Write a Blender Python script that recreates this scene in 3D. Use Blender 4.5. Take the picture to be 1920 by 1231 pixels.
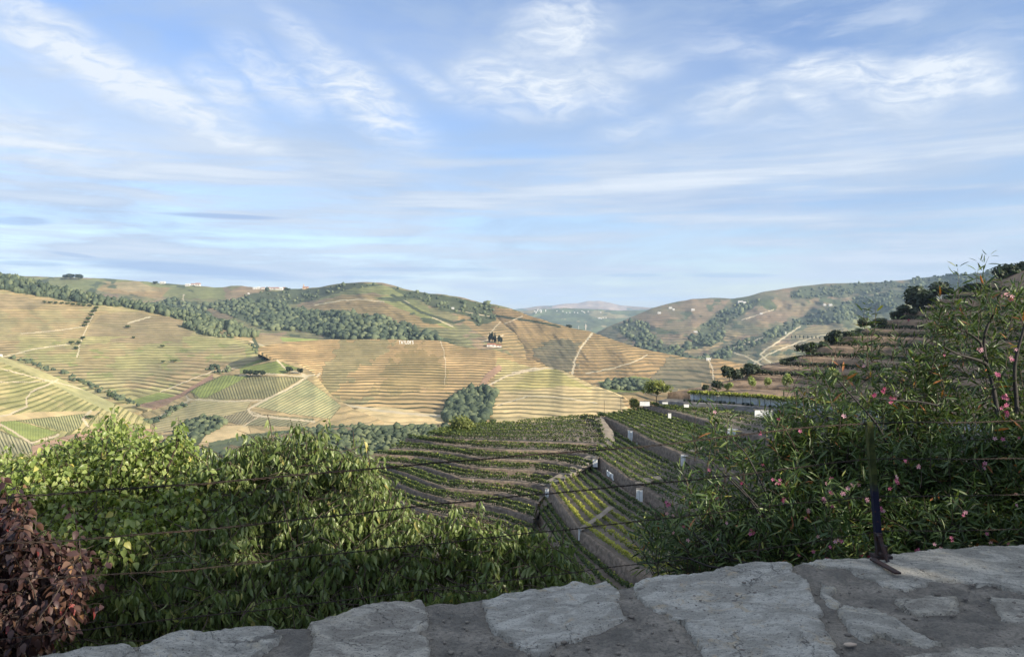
import bpy, bmesh, math, random
import numpy as np
rad = math.radians
rng = np.random.default_rng(7)
random.seed(7)
for o in list(bpy.data.objects): bpy.data.objects.remove(o)
scene = bpy.context.scene
COL = scene.collection

# ------------------------------------------------------------------ camera
FPX = 1430.0; HZ = 590.0; CY = 615.5; CX = 960.0
PITCH = math.atan((CY-HZ)/FPX)
cam_d = bpy.data.cameras.new('camera'); cam = bpy.data.objects.new('camera', cam_d); COL.objects.link(cam)
cam_d.sensor_width = 36.0; cam_d.lens = 36.0*FPX/1920.0
cam_d.clip_start = 0.1; cam_d.clip_end = 60000
cam.location = (0, 0, 0); cam.rotation_euler = (rad(90)-PITCH, 0, 0)
scene.camera = cam

# ------------------------------------------------------------------ light
SUN_EL = rad(21.0); SUN_AZ = rad(122.0)       # azimuth clockwise from +Y (view direction)
world = bpy.data.worlds.new('World'); scene.world = world; world.use_nodes = True
sun_d = bpy.data.lights.new('sun', 'SUN'); sun_d.energy = 4.2; sun_d.angle = rad(0.6); sun_d.color = (1.0, 0.885, 0.69)
sun = bpy.data.objects.new('sun', sun_d); COL.objects.link(sun)
sun.rotation_euler = (rad(90)-SUN_EL, 0, -SUN_AZ+rad(180))
vs = scene.view_settings; vs.view_transform = 'Standard'; vs.look = 'None'; vs.gamma = 1.0; vs.use_curve_mapping = False
vs.exposure = 1.27
scene.cycles.max_bounces = 6; scene.cycles.transparent_max_bounces = 8
scene.cycles.use_denoising = True

class NT:
    """short node-tree builder"""
    def __init__(s, tree): s.t = tree; s.n = tree.nodes; s.l = tree.links
    def new(s, typ, **kw):
        nd = s.n.new(typ)
        for k, v in kw.items(): setattr(nd, k, v)
        return nd
    def put(s, sock, v):
        if hasattr(v, 'bl_idname') or isinstance(v, bpy.types.NodeSocket): s.l.new(v, sock)
        elif v is not None: sock.default_value = v
    def math(s, op, a, b=None, c=None, clamp=False):
        nd = s.new('ShaderNodeMath', operation=op, use_clamp=clamp)
        s.put(nd.inputs[0], a)
        if b is not None: s.put(nd.inputs[1], b)
        if c is not None: s.put(nd.inputs[2], c)
        return nd.outputs[0]
    def mix(s, f, a, b, mode='MIX'):
        nd = s.new('ShaderNodeMix', data_type='RGBA', blend_type=mode)
        s.put(nd.inputs[0], f)
        s.put(nd.inputs[6], a if isinstance(a, bpy.types.NodeSocket) else (*a, 1) if len(a) == 3 else a)
        s.put(nd.inputs[7], b if isinstance(b, bpy.types.NodeSocket) else (*b, 1) if len(b) == 3 else b)
        return nd.outputs[2]
    def noise(s, vec, scale=1, detail=3, rough=0.5, dist=0, out=0):
        nd = s.new('ShaderNodeTexNoise'); s.put(nd.inputs['Vector'], vec)
        nd.inputs['Scale'].default_value = scale; nd.inputs['Detail'].default_value = detail
        nd.inputs['Roughness'].default_value = rough; nd.inputs['Distortion'].default_value = dist
        return nd.outputs[out]
    def mapping(s, vec, loc=(0,0,0), rot=(0,0,0), scale=(1,1,1)):
        nd = s.new('ShaderNodeMapping'); s.put(nd.inputs[0], vec)
        nd.inputs[1].default_value = loc; nd.inputs[2].default_value = rot; nd.inputs[3].default_value = scale
        return nd.outputs[0]
    def ramp(s, v, a, b, lo=0.0, hi=1.0, smooth=True):
        nd = s.new('ShaderNodeMapRange', interpolation_type='SMOOTHSTEP' if smooth else 'LINEAR')
        s.put(nd.inputs[0], v); nd.inputs[1].default_value = a; nd.inputs[2].default_value = b
        nd.inputs[3].default_value = lo; nd.inputs[4].default_value = hi
        return nd.outputs[0]
    def attr(s, name, out=0):
        nd = s.new('ShaderNodeAttribute', attribute_name=name); return nd.outputs[out]

# ------------------------------------------------------------------ sky
w = NT(world.node_tree); w.n.clear()
wout = w.new('ShaderNodeOutputWorld'); bg = w.new('ShaderNodeBackground'); w.l.new(bg.outputs[0], wout.inputs[0])
SKY_STR = 0.11
bg.inputs[1].default_value = SKY_STR
sky = w.new('ShaderNodeTexSky', sky_type='NISHITA'); sky.sun_disc = False
sky.sun_elevation = SUN_EL; sky.sun_rotation = SUN_AZ; sky.altitude = 300; sky.air_density = 1.0; sky.dust_density = 0.6; sky.ozone_density = 2.0
tc = w.new('ShaderNodeTexCoord'); sep = w.new('ShaderNodeSeparateXYZ'); w.l.new(tc.outputs['Generated'], sep.inputs[0])
az = w.math('ARCTAN2', sep.outputs[0], sep.outputs[1])
el = w.math('ARCSINE', sep.outputs[2])
cmb = w.new('ShaderNodeCombineXYZ'); w.l.new(az, cmb.inputs[0]); w.l.new(el, cmb.inputs[1])
AE = cmb.outputs[0]                      # (azimuth, elevation) in radians
def sky_ae(px, py): return (math.atan((px-CX)/FPX), math.atan((HZ-py)/math.hypot(FPX, px-CX)))
# warp
wn = w.new('ShaderNodeTexNoise'); w.l.new(AE, wn.inputs['Vector']); wn.inputs['Scale'].default_value = 9; wn.inputs['Detail'].default_value = 4
wv = w.new('ShaderNodeVectorMath', operation='MULTIPLY_ADD'); w.l.new(wn.outputs['Color'], wv.inputs[0]); wv.inputs[1].default_value = (0.05, 0.035, 0); w.l.new(AE, wv.inputs[2])
WAE = wv.outputs[0]
def blob(px, py, rx, ry, rot, soft=1.0):
    """soft elliptic mask centred where that cloud stands in the sky"""
    a, e = sky_ae(px, py)
    v = w.new('ShaderNodeVectorMath', operation='SUBTRACT'); w.l.new(WAE, v.inputs[0]); v.inputs[1].default_value = (a+0.025, e+0.0175, 0)
    m = w.mapping(v.outputs[0], rot=(0, 0, rad(rot)))
    s_ = w.new('ShaderNodeVectorMath', operation='MULTIPLY'); w.l.new(m, s_.inputs[0]); s_.inputs[1].default_value = (FPX/rx, FPX/ry, 0)
    ln = w.new('ShaderNodeVectorMath', operation='LENGTH'); w.l.new(s_.outputs[0], ln.inputs[0])
    return w.ramp(ln.outputs['Value'], 0.15, 1.25, 1.0, 0.0)
def add_all(lst):
    r = lst[0]
    for x in lst[1:]: r = w.math('MAXIMUM', r, x)
    return r
def scl(x, k): return w.math('MULTIPLY', x, k)
# bright tufts: x, y, rx, ry, rot(deg, +: falls to the left), strength
tufts = [(230,145,230,26,22,1.0),(130,60,140,20,26,.65),(420,165,60,26,20,.6),(520,150,90,26,25,.75),(680,185,120,36,32,1.0),(600,90,90,18,30,.55),
         (60,250,140,30,14,.5),(820,160,90,12,28,.5),(930,150,70,36,10,.8),(1050,55,90,38,-6,.8),(1030,170,70,34,15,.85),(1120,160,70,28,30,.6),(960,205,90,20,0,.45),
         (1200,120,60,16,10,.45),(1370,190,90,22,-6,.55),(1380,95,80,16,12,.4),(1560,140,110,22,8,.8),(1720,150,100,28,-4,.95),(1840,145,40,22,10,.8),(1510,190,60,14,25,.5),(1190,240,70,16,-10,.4)]
tmask = add_all([scl(blob(x, y, rx*1.35, ry*1.7, r), s*1.0) for x, y, rx, ry, r, s in tufts])
tn = w.noise(w.mapping(WAE, rot=(0, 0, rad(24)), scale=(1.0, 3.2, 1)), 22, 9, 0.62, 0.6)
tn2 = w.ramp(tn, 0.28, 0.74)
tuft = w.math('MULTIPLY', tmask, w.math('ADD', w.math('MULTIPLY', tn2, 1.05), 0.22))
# wide veil
vn = w.ramp(w.noise(w.mapping(WAE, rot=(0, 0, rad(14)), scale=(1.0, 4.0, 1)), 4.0, 7, 0.62, 0.5), 0.32, 0.75)
veil_el = w.math('MULTIPLY', w.ramp(el, 0.34, 0.16), 1.0)
veil = w.math('MULTIPLY', w.math('ADD', w.math('MULTIPLY', vn, 0.66), w.math('MULTIPLY', veil_el, 0.16)), 1.0)
# horizontal streaks
sn = w.ramp(w.noise(w.mapping(AE, rot=(0, 0, rad(2)), scale=(1.0, 14.0, 1)), 3.4, 7, 0.58, 0.25), 0.36, 0.70)
st_el = w.math('MULTIPLY', w.ramp(el, 0.24, 0.16), w.ramp(el, 0.0, 0.03))
streak = w.math('MULTIPLY', sn, w.math('MULTIPLY', st_el, 0.85))
# fine fan of hair-like cirrus (upper right)
fn = w.ramp(w.noise(w.mapping(WAE, rot=(0, 0, rad(-58)), scale=(1.0, 7.0, 1)), 7.0, 6, 0.6), 0.45, 0.8)
fan = w.math('MULTIPLY', fn, scl(blob(1600, 120, 480, 200, 0), 0.45))
belt = add_all([scl(blob(1350, 330, 620, 46, -1), .38), scl(blob(350, 300, 700, 60, 3), .26), scl(blob(180, 190, 560, 120, 14), .38), scl(blob(1000, 130, 480, 110, 0), .26), scl(blob(1620, 230, 520, 110, 0), .30), scl(blob(600, 60, 500, 60, 8), .18)])
vl = w.math('MULTIPLY', w.math('ADD', w.math('ADD', veil, w.ramp(el, .42, .8, 0, .45)), w.math('ADD', streak, belt), clamp=True), 0.95)  # overhead veil added above the view to whiten the fill light
cloud_col = (3.15, 3.42, 3.78); veil_col = (1.66, 2.17, 2.98)
blue_tint = w.mix(1.0, sky.outputs[0], (0.70, 0.70, 0.80), 'MULTIPLY')
c0 = w.mix(vl, blue_tint, veil_col)
c1 = w.mix(w.math('ADD', w.math('ADD', w.math('ADD', tuft, w.ramp(el, .40, .85, 0, .85)), fan), w.math('ADD', w.math('MULTIPLY', streak, .75), w.math('MULTIPLY', belt, 0.75)), clamp=True), c0, cloud_col)  # bright overhead cloud added out of view to lift the shaded foreground
# thin grey-blue bars of shaded cloud low over the hills
bars = [(425,406,110,5,0,.75),(40,415,50,8,-2,.6),(360,505,200,12,3,.7),(140,478,40,4,6,.5),(470,522,90,4,2,.5),(790,505,170,5,0,.35),(1190,516,60,4,0,.4),(1370,516,90,5,1,.4),(60,494,60,5,0,.45),(1560,380,320,20,1,.34),(1300,370,200,18,0,.22),(700,520,90,4,0,.35)]
def bar(px, py, rx, ry, rot, s):
    a, e = sky_ae(px, py)
    v = w.new('ShaderNodeVectorMath', operation='SUBTRACT'); w.l.new(AE, v.inputs[0]); v.inputs[1].default_value = (a, e, 0)
    m = w.mapping(v.outputs[0], rot=(0, 0, rad(rot)))
    s_ = w.new('ShaderNodeVectorMath', operation='MULTIPLY'); w.l.new(m, s_.inputs[0]); s_.inputs[1].default_value = (FPX/rx, FPX/ry, 0)
    ln = w.new('ShaderNodeVectorMath', operation='LENGTH'); w.l.new(s_.outputs[0], ln.inputs[0])
    return scl(w.ramp(ln.outputs['Value'], 0.5, 1.15, 1.0, 0.0), s)
bm_ = add_all([bar(*b) for b in bars])
c2 = w.mix(bm_, c1, (1.35, 1.95, 3.05))
w.l.new(c2, bg.inputs[0])

# ------------------------------------------------------------------ helpers
cp, sp = math.cos(PITCH), math.sin(PITCH)
def P(px, py, d):
    """point seen at photo position (px, py) at d metres ahead"""
    px = np.asarray(px, float); py = np.asarray(py, float)
    x = (px-CX)/FPX; u = (CY-py)/FPX
    yy = cp + u*sp; zz = -sp + u*cp
    return np.stack(np.broadcast_arrays(x/yy*d, d+0*x, zz/yy*d), -1)
def PZ(px, py, z):
    """point seen at photo position (px, py) at height z"""
    px = np.asarray(px, float); py = np.asarray(py, float)
    x = (px-CX)/FPX; u = (CY-py)/FPX
    yy = cp + u*sp; zz = -sp + u*cp
    k = z/zz
    return np.stack(np.broadcast_arrays(x*k, yy*k, z+0*x), -1)
TAB = rng.random((8, 256, 256))
def vnoise(x, y, s=0):
    x = np.asarray(x, float); y = np.asarray(y, float)
    xi = np.floor(x).astype(int); yi = np.floor(y).astype(int); fx = x-xi; fy = y-yi
    fx = fx*fx*(3-2*fx); fy = fy*fy*(3-2*fy); T = TAB[s % 8]
    a = T[xi & 255, yi & 255]; b = T[(xi+1) & 255, yi & 255]; c = T[xi & 255, (yi+1) & 255]; d = T[(xi+1) & 255, (yi+1) & 255]
    return (a*(1-fx)+b*fx)*(1-fy)+(c*(1-fx)+d*fx)*fy
def fbm(x, y, s=0, o=4):
    r = 0; a = 1; t = 0
    for i in range(o): r = r + a*(vnoise(x*2**i+i*17.3, y*2**i+i*9.1, s+i)-0.5); t += a; a *= .5
    return r/t*2
def inpoly(px, py, poly):
    r = np.zeros(np.shape(px), bool); n = len(poly)
    for i in range(n):
        x1, y1 = poly[i]; x2, y2 = poly[(i+1) % n]
        if y1 == y2: continue
        r ^= ((y1 > py) != (y2 > py)) & (px < (x2-x1)*(py-y1)/(y2-y1)+x1)
    return r
def segdist(px, py, pts):
    d = np.full(np.shape(px), 1e9)
    for (x1, y1), (x2, y2) in zip(pts[:-1], pts[1:]):
        dx, dy = x2-x1, y2-y1; L = dx*dx+dy*dy+1e-9
        t = np.clip(((px-x1)*dx+(py-y1)*dy)/L, 0, 1)
        d = np.minimum(d, np.hypot(px-x1-t*dx, py-y1-t*dy))
    return d
def mesh_np(name, V, F, attrs=None, smooth=False, mat=None):
    V = np.ascontiguousarray(V, dtype=np.float32).reshape(-1, 3); F = np.ascontiguousarray(F, dtype=np.int32)
    me = bpy.data.meshes.new(name); n, k = F.shape
    me.vertices.add(len(V)); me.vertices.foreach_set('co', V.ravel())
    me.loops.add(n*k); me.loops.foreach_set('vertex_index', F.ravel())
    me.polygons.add(n); me.polygons.foreach_set('loop_start', np.arange(0, n*k, k, dtype=np.int32))
    me.polygons.foreach_set('loop_total', np.full(n, k, dtype=np.int32))
    if smooth: me.polygons.foreach_set('use_smooth', np.ones(n, bool))
    for an, arr in (attrs or {}).items():
        arr = np.asarray(arr, dtype=np.float32)
        if arr.ndim == 1: a = me.attributes.new(an, 'FLOAT', 'POINT'); a.data.foreach_set('value', arr)
        else:
            a = me.attributes.new(an, 'FLOAT_COLOR', 'POINT')
            if arr.shape[1] == 3: arr = np.concatenate([arr, np.ones((len(arr), 1), np.float32)], 1)
            a.data.foreach_set('color', np.ascontiguousarray(arr).ravel())
    if mat: me.materials.append(mat)
    me.update(); me.validate(verbose=False)
    return me
def link(name, data, parent=None, loc=None):
    o = bpy.data.objects.new(name, data); COL.objects.link(o)
    if parent: o.parent = parent
    if loc is not None: o.location = loc
    return o
def tag(o, label, cat, group=None, kind=None):
    if label: o['label'] = label
    if cat: o['category'] = cat
    if group: o['group'] = group
    if kind: o['kind'] = kind
    return o
def empty(name, loc, label, cat, group=None, rz=0, sc=1.0):
    o = link(name, None, None, loc); o.rotation_euler = (0, 0, rz); o.scale = (sc, sc, sc); o.empty_display_size = .1
    return tag(o, label, cat, group)
def grid_faces(nr, nc, off=0):
    i = np.arange(nr-1)[:, None]*nc+np.arange(nc-1)[None, :]
    return (np.stack([i, i+1, i+nc+1, i+nc], -1).reshape(-1, 4)+off)
def pybm(fn, name, mat, smooth=False):
    bm = bmesh.new(); fn(bm); me = bpy.data.meshes.new(name); bm.to_mesh(me); bm.free(); me.materials.append(mat)
    if smooth:
        for p in me.polygons: p.use_smooth = True
    return me
def box(bm, c, s, rz=0, bev=0):
    r = bmesh.ops.create_cube(bm, size=1)['verts']
    for v in r:
        x, y, z = v.co.x*s[0], v.co.y*s[1], v.co.z*s[2]
        v.co = (c[0]+x*math.cos(rz)-y*math.sin(rz), c[1]+x*math.sin(rz)+y*math.cos(rz), c[2]+z)
    return r
def tube_arr(pts, radii, sides=5):
    """V, F(quads) of a tube through pts"""
    pts = np.asarray(pts, float); n = len(pts)
    radii = np.broadcast_to(np.asarray(radii, float), (n,))
    T = np.gradient(pts, axis=0); T /= np.linalg.norm(T, axis=1, keepdims=True)+1e-9
    ref = np.where(np.abs(T[:, 2:3]) > 0.9, np.array([[1., 0, 0]]), np.array([[0, 0, 1.]]))
    A = np.cross(T, ref); A /= np.linalg.norm(A, axis=1, keepdims=True)+1e-9; B = np.cross(T, A)
    an = np.arange(sides)*2*math.pi/sides
    V = pts[:, None]+radii[:, None, None]*(np.cos(an)[None, :, None]*A[:, None]+np.sin(an)[None, :, None]*B[:, None])
    i = np.arange(n-1)[:, None]*sides; j = np.arange(sides)[None, :]; k = (j+1) % sides
    F = np.stack([i+j, i+k, i+sides+k, i+sides+j], -1).reshape(-1, 4)
    return V.reshape(-1, 3), F
class Acc:
    def __init__(s): s.V = []; s.F = []; s.n = 0; s.T = []
    def add(s, V, F, t=0.5):
        s.V.append(V); s.F.append(F+s.n); s.n += len(V); s.T.append(np.full(len(V), t) if np.isscalar(t) else t)
    def mesh(s, name, mat, smooth=True): return mesh_np(name, np.concatenate(s.V), np.concatenate(s.F), {'tint': np.concatenate(s.T)}, smooth, mat)
def instance_arr(T, TF, pos, X, Y, Z, sc, tint):
    """many copies of a template joined in one mesh"""
    N = len(pos); m = len(T)
    sc = np.asarray(sc, float); sc = sc[:, None, None] if sc.ndim == 1 else sc[:, None, :]
    Ts = T[None]*sc
    V = pos[:, None]+Ts[..., 0:1]*X[:, None]+Ts[..., 1:2]*Y[:, None]+Ts[..., 2:3]*Z[:, None]
    F = (TF[None]+(np.arange(N)*m)[:, None, None]).reshape(-1, TF.shape[1])
    return V.reshape(-1, 3), F, np.repeat(tint, m)
def unit(v): return v/(np.linalg.norm(v, axis=-1, keepdims=True)+1e-9)

# ------------------------------------------------------------------ materials
def pmat(name):
    m = bpy.data.materials.new(name); m.use_nodes = True; t = NT(m.node_tree); b = t.n['Principled BSDF']
    b.inputs['Roughness'].default_value = 0.85; b.inputs['Specular IOR Level'].default_value = 0.25
    return m, t, b
def pos_of(t): return t.new('ShaderNodeNewGeometry').outputs['Position']
def simple(name, c, rough=0.8, var=0.25, scale=3.0, bump=0.0, c2=None, obj=True, metal=0):
    m, t, b = pmat(name)
    v = t.new('ShaderNodeTexCoord').outputs['Object'] if obj else pos_of(t)
    n = t.ramp(t.noise(v, scale, 5, .6), 0.3, 0.7)
    c2 = c2 or tuple(x*(1-var*1.6) for x in c)
    b.inputs['Roughness'].default_value = rough; b.inputs['Metallic'].default_value = metal
    t.l.new(t.mix(n, c2, c), b.inputs['Base Color'])
    if bump:
        bp = t.new('ShaderNodeBump'); bp.inputs['Strength'].default_value = 0.6; bp.inputs['Distance'].default_value = bump
        t.l.new(t.noise(v, scale*4, 4, .6), bp.inputs['Height']); t.l.new(bp.outputs[0], b.inputs['Normal'])
    return m
def hill_mat(name, bump_d, nscale, fine=0.9):
    """land cover colour from attributes, vine rows where phase says so"""
    m, t, b = pmat(name); pos = pos_of(t)
    col = t.attr('col'); vcol = t.attr('vcol'); ph = t.attr('phase', 2); rows = t.attr('rows', 2)
    n1 = t.noise(pos, nscale, 6, .65); n2 = t.noise(pos, nscale*6, 4, .6); n3 = t.noise(pos, nscale*.22, 3, .5)
    phn = t.math('ADD', ph, t.math('MULTIPLY', t.math('SUBTRACT', n1, .5), 0.42))
    f = t.math('FRACT', phn)
    tri = t.math('ABSOLUTE', t.math('SUBTRACT', f, 0.5))
    band = t.ramp(tri, 0.13, 0.20, 1.0, 0.0)
    thin = t.ramp(t.noise(pos, nscale*1.7, 3, .5), 0.30, 0.55)
    # every terrace differs a little
    cell = t.new('ShaderNodeTexWhiteNoise', noise_dimensions='1D'); t.l.new(t.math('FLOOR', phn), cell.inputs['W'])
    cellv = t.ramp(cell.outputs['Value'], 0, 1, .6, 1.0)
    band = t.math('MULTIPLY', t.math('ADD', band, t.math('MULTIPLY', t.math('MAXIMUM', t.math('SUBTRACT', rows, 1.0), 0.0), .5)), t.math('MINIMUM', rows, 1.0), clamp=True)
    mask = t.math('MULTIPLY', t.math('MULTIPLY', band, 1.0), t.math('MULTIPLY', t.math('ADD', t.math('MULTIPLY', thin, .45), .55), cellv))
    soil = t.mix(t.ramp(n1, .3, .7), t.mix(1.0, col, (.72, .74, .74), 'MULTIPLY'), t.mix(1.0, col, (1.22, 1.18, 1.12), 'MULTIPLY'))
    soil = t.mix(t.ramp(n2, .35, .75, 0, fine*.55), soil, t.mix(1.0, col, (.55, .62, .6), 'MULTIPLY'))
    soil = t.mix(t.ramp(n3, .4, .65, 0, .35), soil, t.mix(1.0, col, (.75, .92, .75), 'MULTIPLY'))
    sv = t.ramp(cell.outputs['Value'], 0, 1, .80, 1.12); cs = t.new('ShaderNodeCombineColor'); [t.l.new(sv, cs.inputs[i]) for i in range(3)]
    soil = t.mix(t.math('MULTIPLY', t.math('MINIMUM', rows, 1.0), .8), soil, t.mix(1.0, soil, cs.outputs[0], 'MULTIPLY'))
    base = t.mix(mask, soil, t.mix(t.ramp(n2, .3, .7), t.mix(1.0, vcol, (.6, .65, .6), 'MULTIPLY'), vcol))
    t.l.new(base, b.inputs['Base Color'])
    h = t.math('ADD', t.math('MULTIPLY', band, 1.0), t.math('MULTIPLY', n2, .45))
    bp = t.new('ShaderNodeBump'); bp.inputs['Strength'].default_value = 0.8; bp.inputs['Distance'].default_value = bump_d
    t.l.new(h, bp.inputs['Height']); t.l.new(bp.outputs[0], b.inputs['Normal'])
    return m
def leaf_mat(name, ramp_cols, transl=.35, rough=.5, use_obj=False, spec=.4):
    m, t, b = pmat(name)
    v = t.attr('tint', 2)
    if use_obj: v = t.new('ShaderNodeObjectInfo').outputs['Random']
    r = t.new('ShaderNodeValToRGB'); t.l.new(v, r.inputs[0])
    e = r.color_ramp.elements
    while len(e) < len(ramp_cols): e.new(0.5)
    for i, (p_, c) in enumerate(ramp_cols): e[i].position = p_; e[i].color = (*c, 1)
    t.l.new(r.outputs[0], b.inputs['Base Color']); b.inputs['Roughness'].default_value = rough; b.inputs['Specular IOR Level'].default_value = spec
    if transl:
        tr = t.new('ShaderNodeBsdfTranslucent'); t.l.new(t.mix(1.0, r.outputs[0], (1.25, 1.25, .55), 'MULTIPLY'), tr.inputs[0])
        mx = t.new('ShaderNodeMixShader'); mx.inputs[0].default_value = transl
        t.l.new(b.outputs[0], mx.inputs[1]); t.l.new(tr.outputs[0], mx.inputs[2])
        t.l.new(mx.outputs[0], t.n['Material Output'].inputs[0])
    return m
M_far = hill_mat('far_mountain_land', 14, .0016)
M_hill = hill_mat('vineyard_hill_land', 2.2, .012)
M_hillr = hill_mat('right_hills_land', 4, .006)
M_soil = simple('terrace_soil', (.20, .165, .135), .95, .35, .35, .12, (.115, .095, .075), obj=False)
M_bank = simple('terrace_bank', (.27, .21, .165), .95, .3, 1.1, .35, (.12, .10, .08), obj=False)
M_drygrass = simple('dry_grass_bank', (.29, .205, .135), .95, .3, .35, .35, (.135, .10, .075), obj=False)
M_white = simple('whitewash', (.80, .81, .80), .8, .12, .8, 0, (.62, .64, .63))
M_grey = simple('grey_render', (.24, .23, .22), .9, .25, .6, .02, obj=False)
M_roof = simple('clay_roof', (.38, .14, .08), .85, .3, 1.5)
M_bark = simple('bark', (.09, .07, .055), .9, .4, 12, .01)
M_window = simple('dark_window', (.03, .035, .04), .3, .1)
far_tree_cols = [(0, (.036, .052, .036)), (.5, (.066, .086, .052)), (1, (.125, .145, .08))]
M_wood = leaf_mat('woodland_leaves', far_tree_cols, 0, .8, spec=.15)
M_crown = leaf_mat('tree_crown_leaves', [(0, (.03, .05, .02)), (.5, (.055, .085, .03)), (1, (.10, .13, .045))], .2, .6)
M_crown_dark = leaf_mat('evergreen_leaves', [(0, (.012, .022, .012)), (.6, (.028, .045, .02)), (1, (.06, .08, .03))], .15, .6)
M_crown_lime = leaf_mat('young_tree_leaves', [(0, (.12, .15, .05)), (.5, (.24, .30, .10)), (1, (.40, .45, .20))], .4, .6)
M_crown_yel = leaf_mat('yellowing_leaves', [(0, (.07, .09, .025)), (.5, (.15, .18, .05)), (1, (.28, .29, .08))], .35, .6)
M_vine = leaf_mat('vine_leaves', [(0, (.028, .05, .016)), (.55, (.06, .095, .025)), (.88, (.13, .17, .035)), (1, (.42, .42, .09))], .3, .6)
M_vine_y = leaf_mat('sunlit_look_vine_leaves', [(0, (.09, .12, .03)), (.5, (.165, .20, .045)), (1, (.38, .38, .08))], .4, .6)
# ------------------------------------------------------------------ haze
def haze():
    bm = bmesh.new(); bmesh.ops.create_cube(bm, size=1)
    for v in bm.verts: v.co = (v.co.x*44000, v.co.y*44000, -450+(v.co.z+.5)*(450+440))
    m = bpy.data.materials.new('haze'); m.use_nodes = True; t = NT(m.node_tree); t.n.clear()
    pv = t.new('ShaderNodeVolumePrincipled'); pv.inputs['Color'].default_value = (.52, .72, 1, 1); pv.inputs['Density'].default_value = HAZE; pv.inputs['Anisotropy'].default_value = 0.0
    t.l.new(pv.outputs[0], t.new('ShaderNodeOutputMaterial').inputs['Volume'])
    me = bpy.data.meshes.new('haze'); bm.to_mesh(me); bm.free(); me.materials.append(m); o = link('haze', me); o['kind'] = 'stuff'; o['label'] = 'pale blue haze filling the valley air'
HAZE = 4.2e-5
if HAZE: haze()
# ------------------------------------------------------------------ hills
TAN = np.array((.39, .29, .155)); TAN2 = np.array((.36, .29, .15)); BROWN = np.array((.27, .19, .12)); OLIVE = np.array((.20, .20, .085))
SCRUB = np.array((.085, .10, .05)); GREENF = np.array((.235, .265, .08)); PATH = np.array((.50, .41, .28)); DUST = np.array((.52, .395, .215))
VINE = np.array((.07, .085, .034)); VINED = np.array((.05, .06, .03)); VINEY = np.array((.20, .21, .06))
class Sheet:
    def __init__(s, name, ridge, foot, nu, nt, x0, x1, g=1.4, nz=(0.05, 260, 2.0, 0), paint=None, mat=None, stair=0, back=.45, drop=60, backlen=600, skf=1.0):
        s.rx = np.array([p[0] for p in ridge], float); s.ry = np.array([p[1] for p in ridge], float); s.rd = np.array([p[2] for p in ridge], float)
        s.fx = np.array([p[0] for p in foot], float); s.fy = np.array([p[1] for p in foot], float); s.fd = np.array([p[2] for p in foot], float)
        def dense(xs, vs_, k):
            X = np.arange(xs[0]-200, xs[-1]+201, 2.0); v = np.interp(X, xs, vs_); n = int(k/2)
            if n > 0:
                ker = np.exp(-np.linspace(-2, 2, 2*n+1)**2); ker /= ker.sum(); v = np.convolve(np.pad(v, n, mode='edge'), ker, 'valid')
            return X, v
        s.rX, s.ryv = dense(s.rx, s.ry, 8); _, s.rdv = dense(s.rx, s.rd, 60); s.fX, s.fyv = dense(s.fx, s.fy, 24); _, s.fdv = dense(s.fx, s.fd, 70)
        s.g = g; s.nz = nz
        u = np.linspace(x0, x1, nu); t = np.linspace(0, 1, nt)
        U, T = np.meshgrid(u, t)
        px, py, d = s.pyd(U, T)
        W = P(px, py, d)
        # painting
        col, vcol, ph, rows = paint(px, py, W)
        if stair:
            f = np.mod(ph, 1); w_ = np.where(f < .5, f/.5*0.25, .25+(f-.5)/.5*.75)      # gentle tread, steep riser
            W[..., 2] += (w_-f)*stair*np.clip(rows, 0, 1)*np.clip((1-T)*12, 0, 1)
        # far side and skirt
        nb = 6
        back_rows = []
        for i in range(1, nb+1):
            k = i/nb*backlen
            q = W[-1]*(1+k/np.maximum(W[-1][:, 1:2], 1)); q = q.copy(); q[:, 2] = W[-1][:, 2]-back*k*(i/nb)
            back_rows.append(q)
        sk = W[0]*(1-.06*skf); sk = sk.copy(); sk[:, 2] = W[0][:, 2]-drop
        V = np.concatenate([sk[None], W, np.stack(back_rows)], 0)
        def ext(a): return np.concatenate([a[:1], a]+[a[-1:]]*nb, 0)
        col, vcol, ph, rows = ext(col), ext(vcol), ext(ph), ext(rows)
        rows[-nb:] = 0
        nr, nc = V.shape[:2]
        me = mesh_np(name, V.reshape(-1, 3), grid_faces(nr, nc), {'col': col.reshape(-1, 3), 'vcol': vcol.reshape(-1, 3), 'phase': ph.ravel(), 'rows': rows.ravel()}, True, mat)
        s.ob = link(name, me); s.ob['kind'] = 'structure'
    def pyd(s, U, T):
        ry = np.interp(U, s.rX, s.ryv); fy = np.maximum(np.interp(U, s.fX, s.fyv), ry+3); rd = np.interp(U, s.rX, s.rdv); fd = np.interp(U, s.fX, s.fdv)
        ry = ry+1.2*fbm(U/23., U*0+3, 2, 3)*np.clip(T*3-2, 0, 1)
        py = fy+(ry-fy)*T
        amp, sx, sy, seed = s.nz
        d = fd+(rd-fd)*T**s.g
        d = d*(1+amp*fbm(U/sx+T*1.1, T*sy+seed*3.7, seed, 5)*np.clip(T*6, 0, 1)*np.clip((1.02-T)*5, .12, 1))
        return U, py, d
    def at(s, px, py):
        px = np.asarray(px, float); py = np.asarray(py, float)
        ry = np.interp(px, s.rX, s.ryv); fy = np.maximum(np.interp(px, s.fX, s.fyv), ry+3)
        T = np.clip((py-fy)/(ry-fy), 0, 1)
        x, y, d = s.pyd(px, T)
        return P(x, y, d)
def zeros(px): return np.zeros(px.shape)
def fill(arr, m, c): arr[m] = c
def soft_poly(px, py, poly, j=4, seed=1):
    qx = px+j*fbm(px/17, py/9, seed, 3); qy = py+j*.6*fbm(px/15, py/11, seed+1, 3)
    return inpoly(qx, qy, poly)
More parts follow.
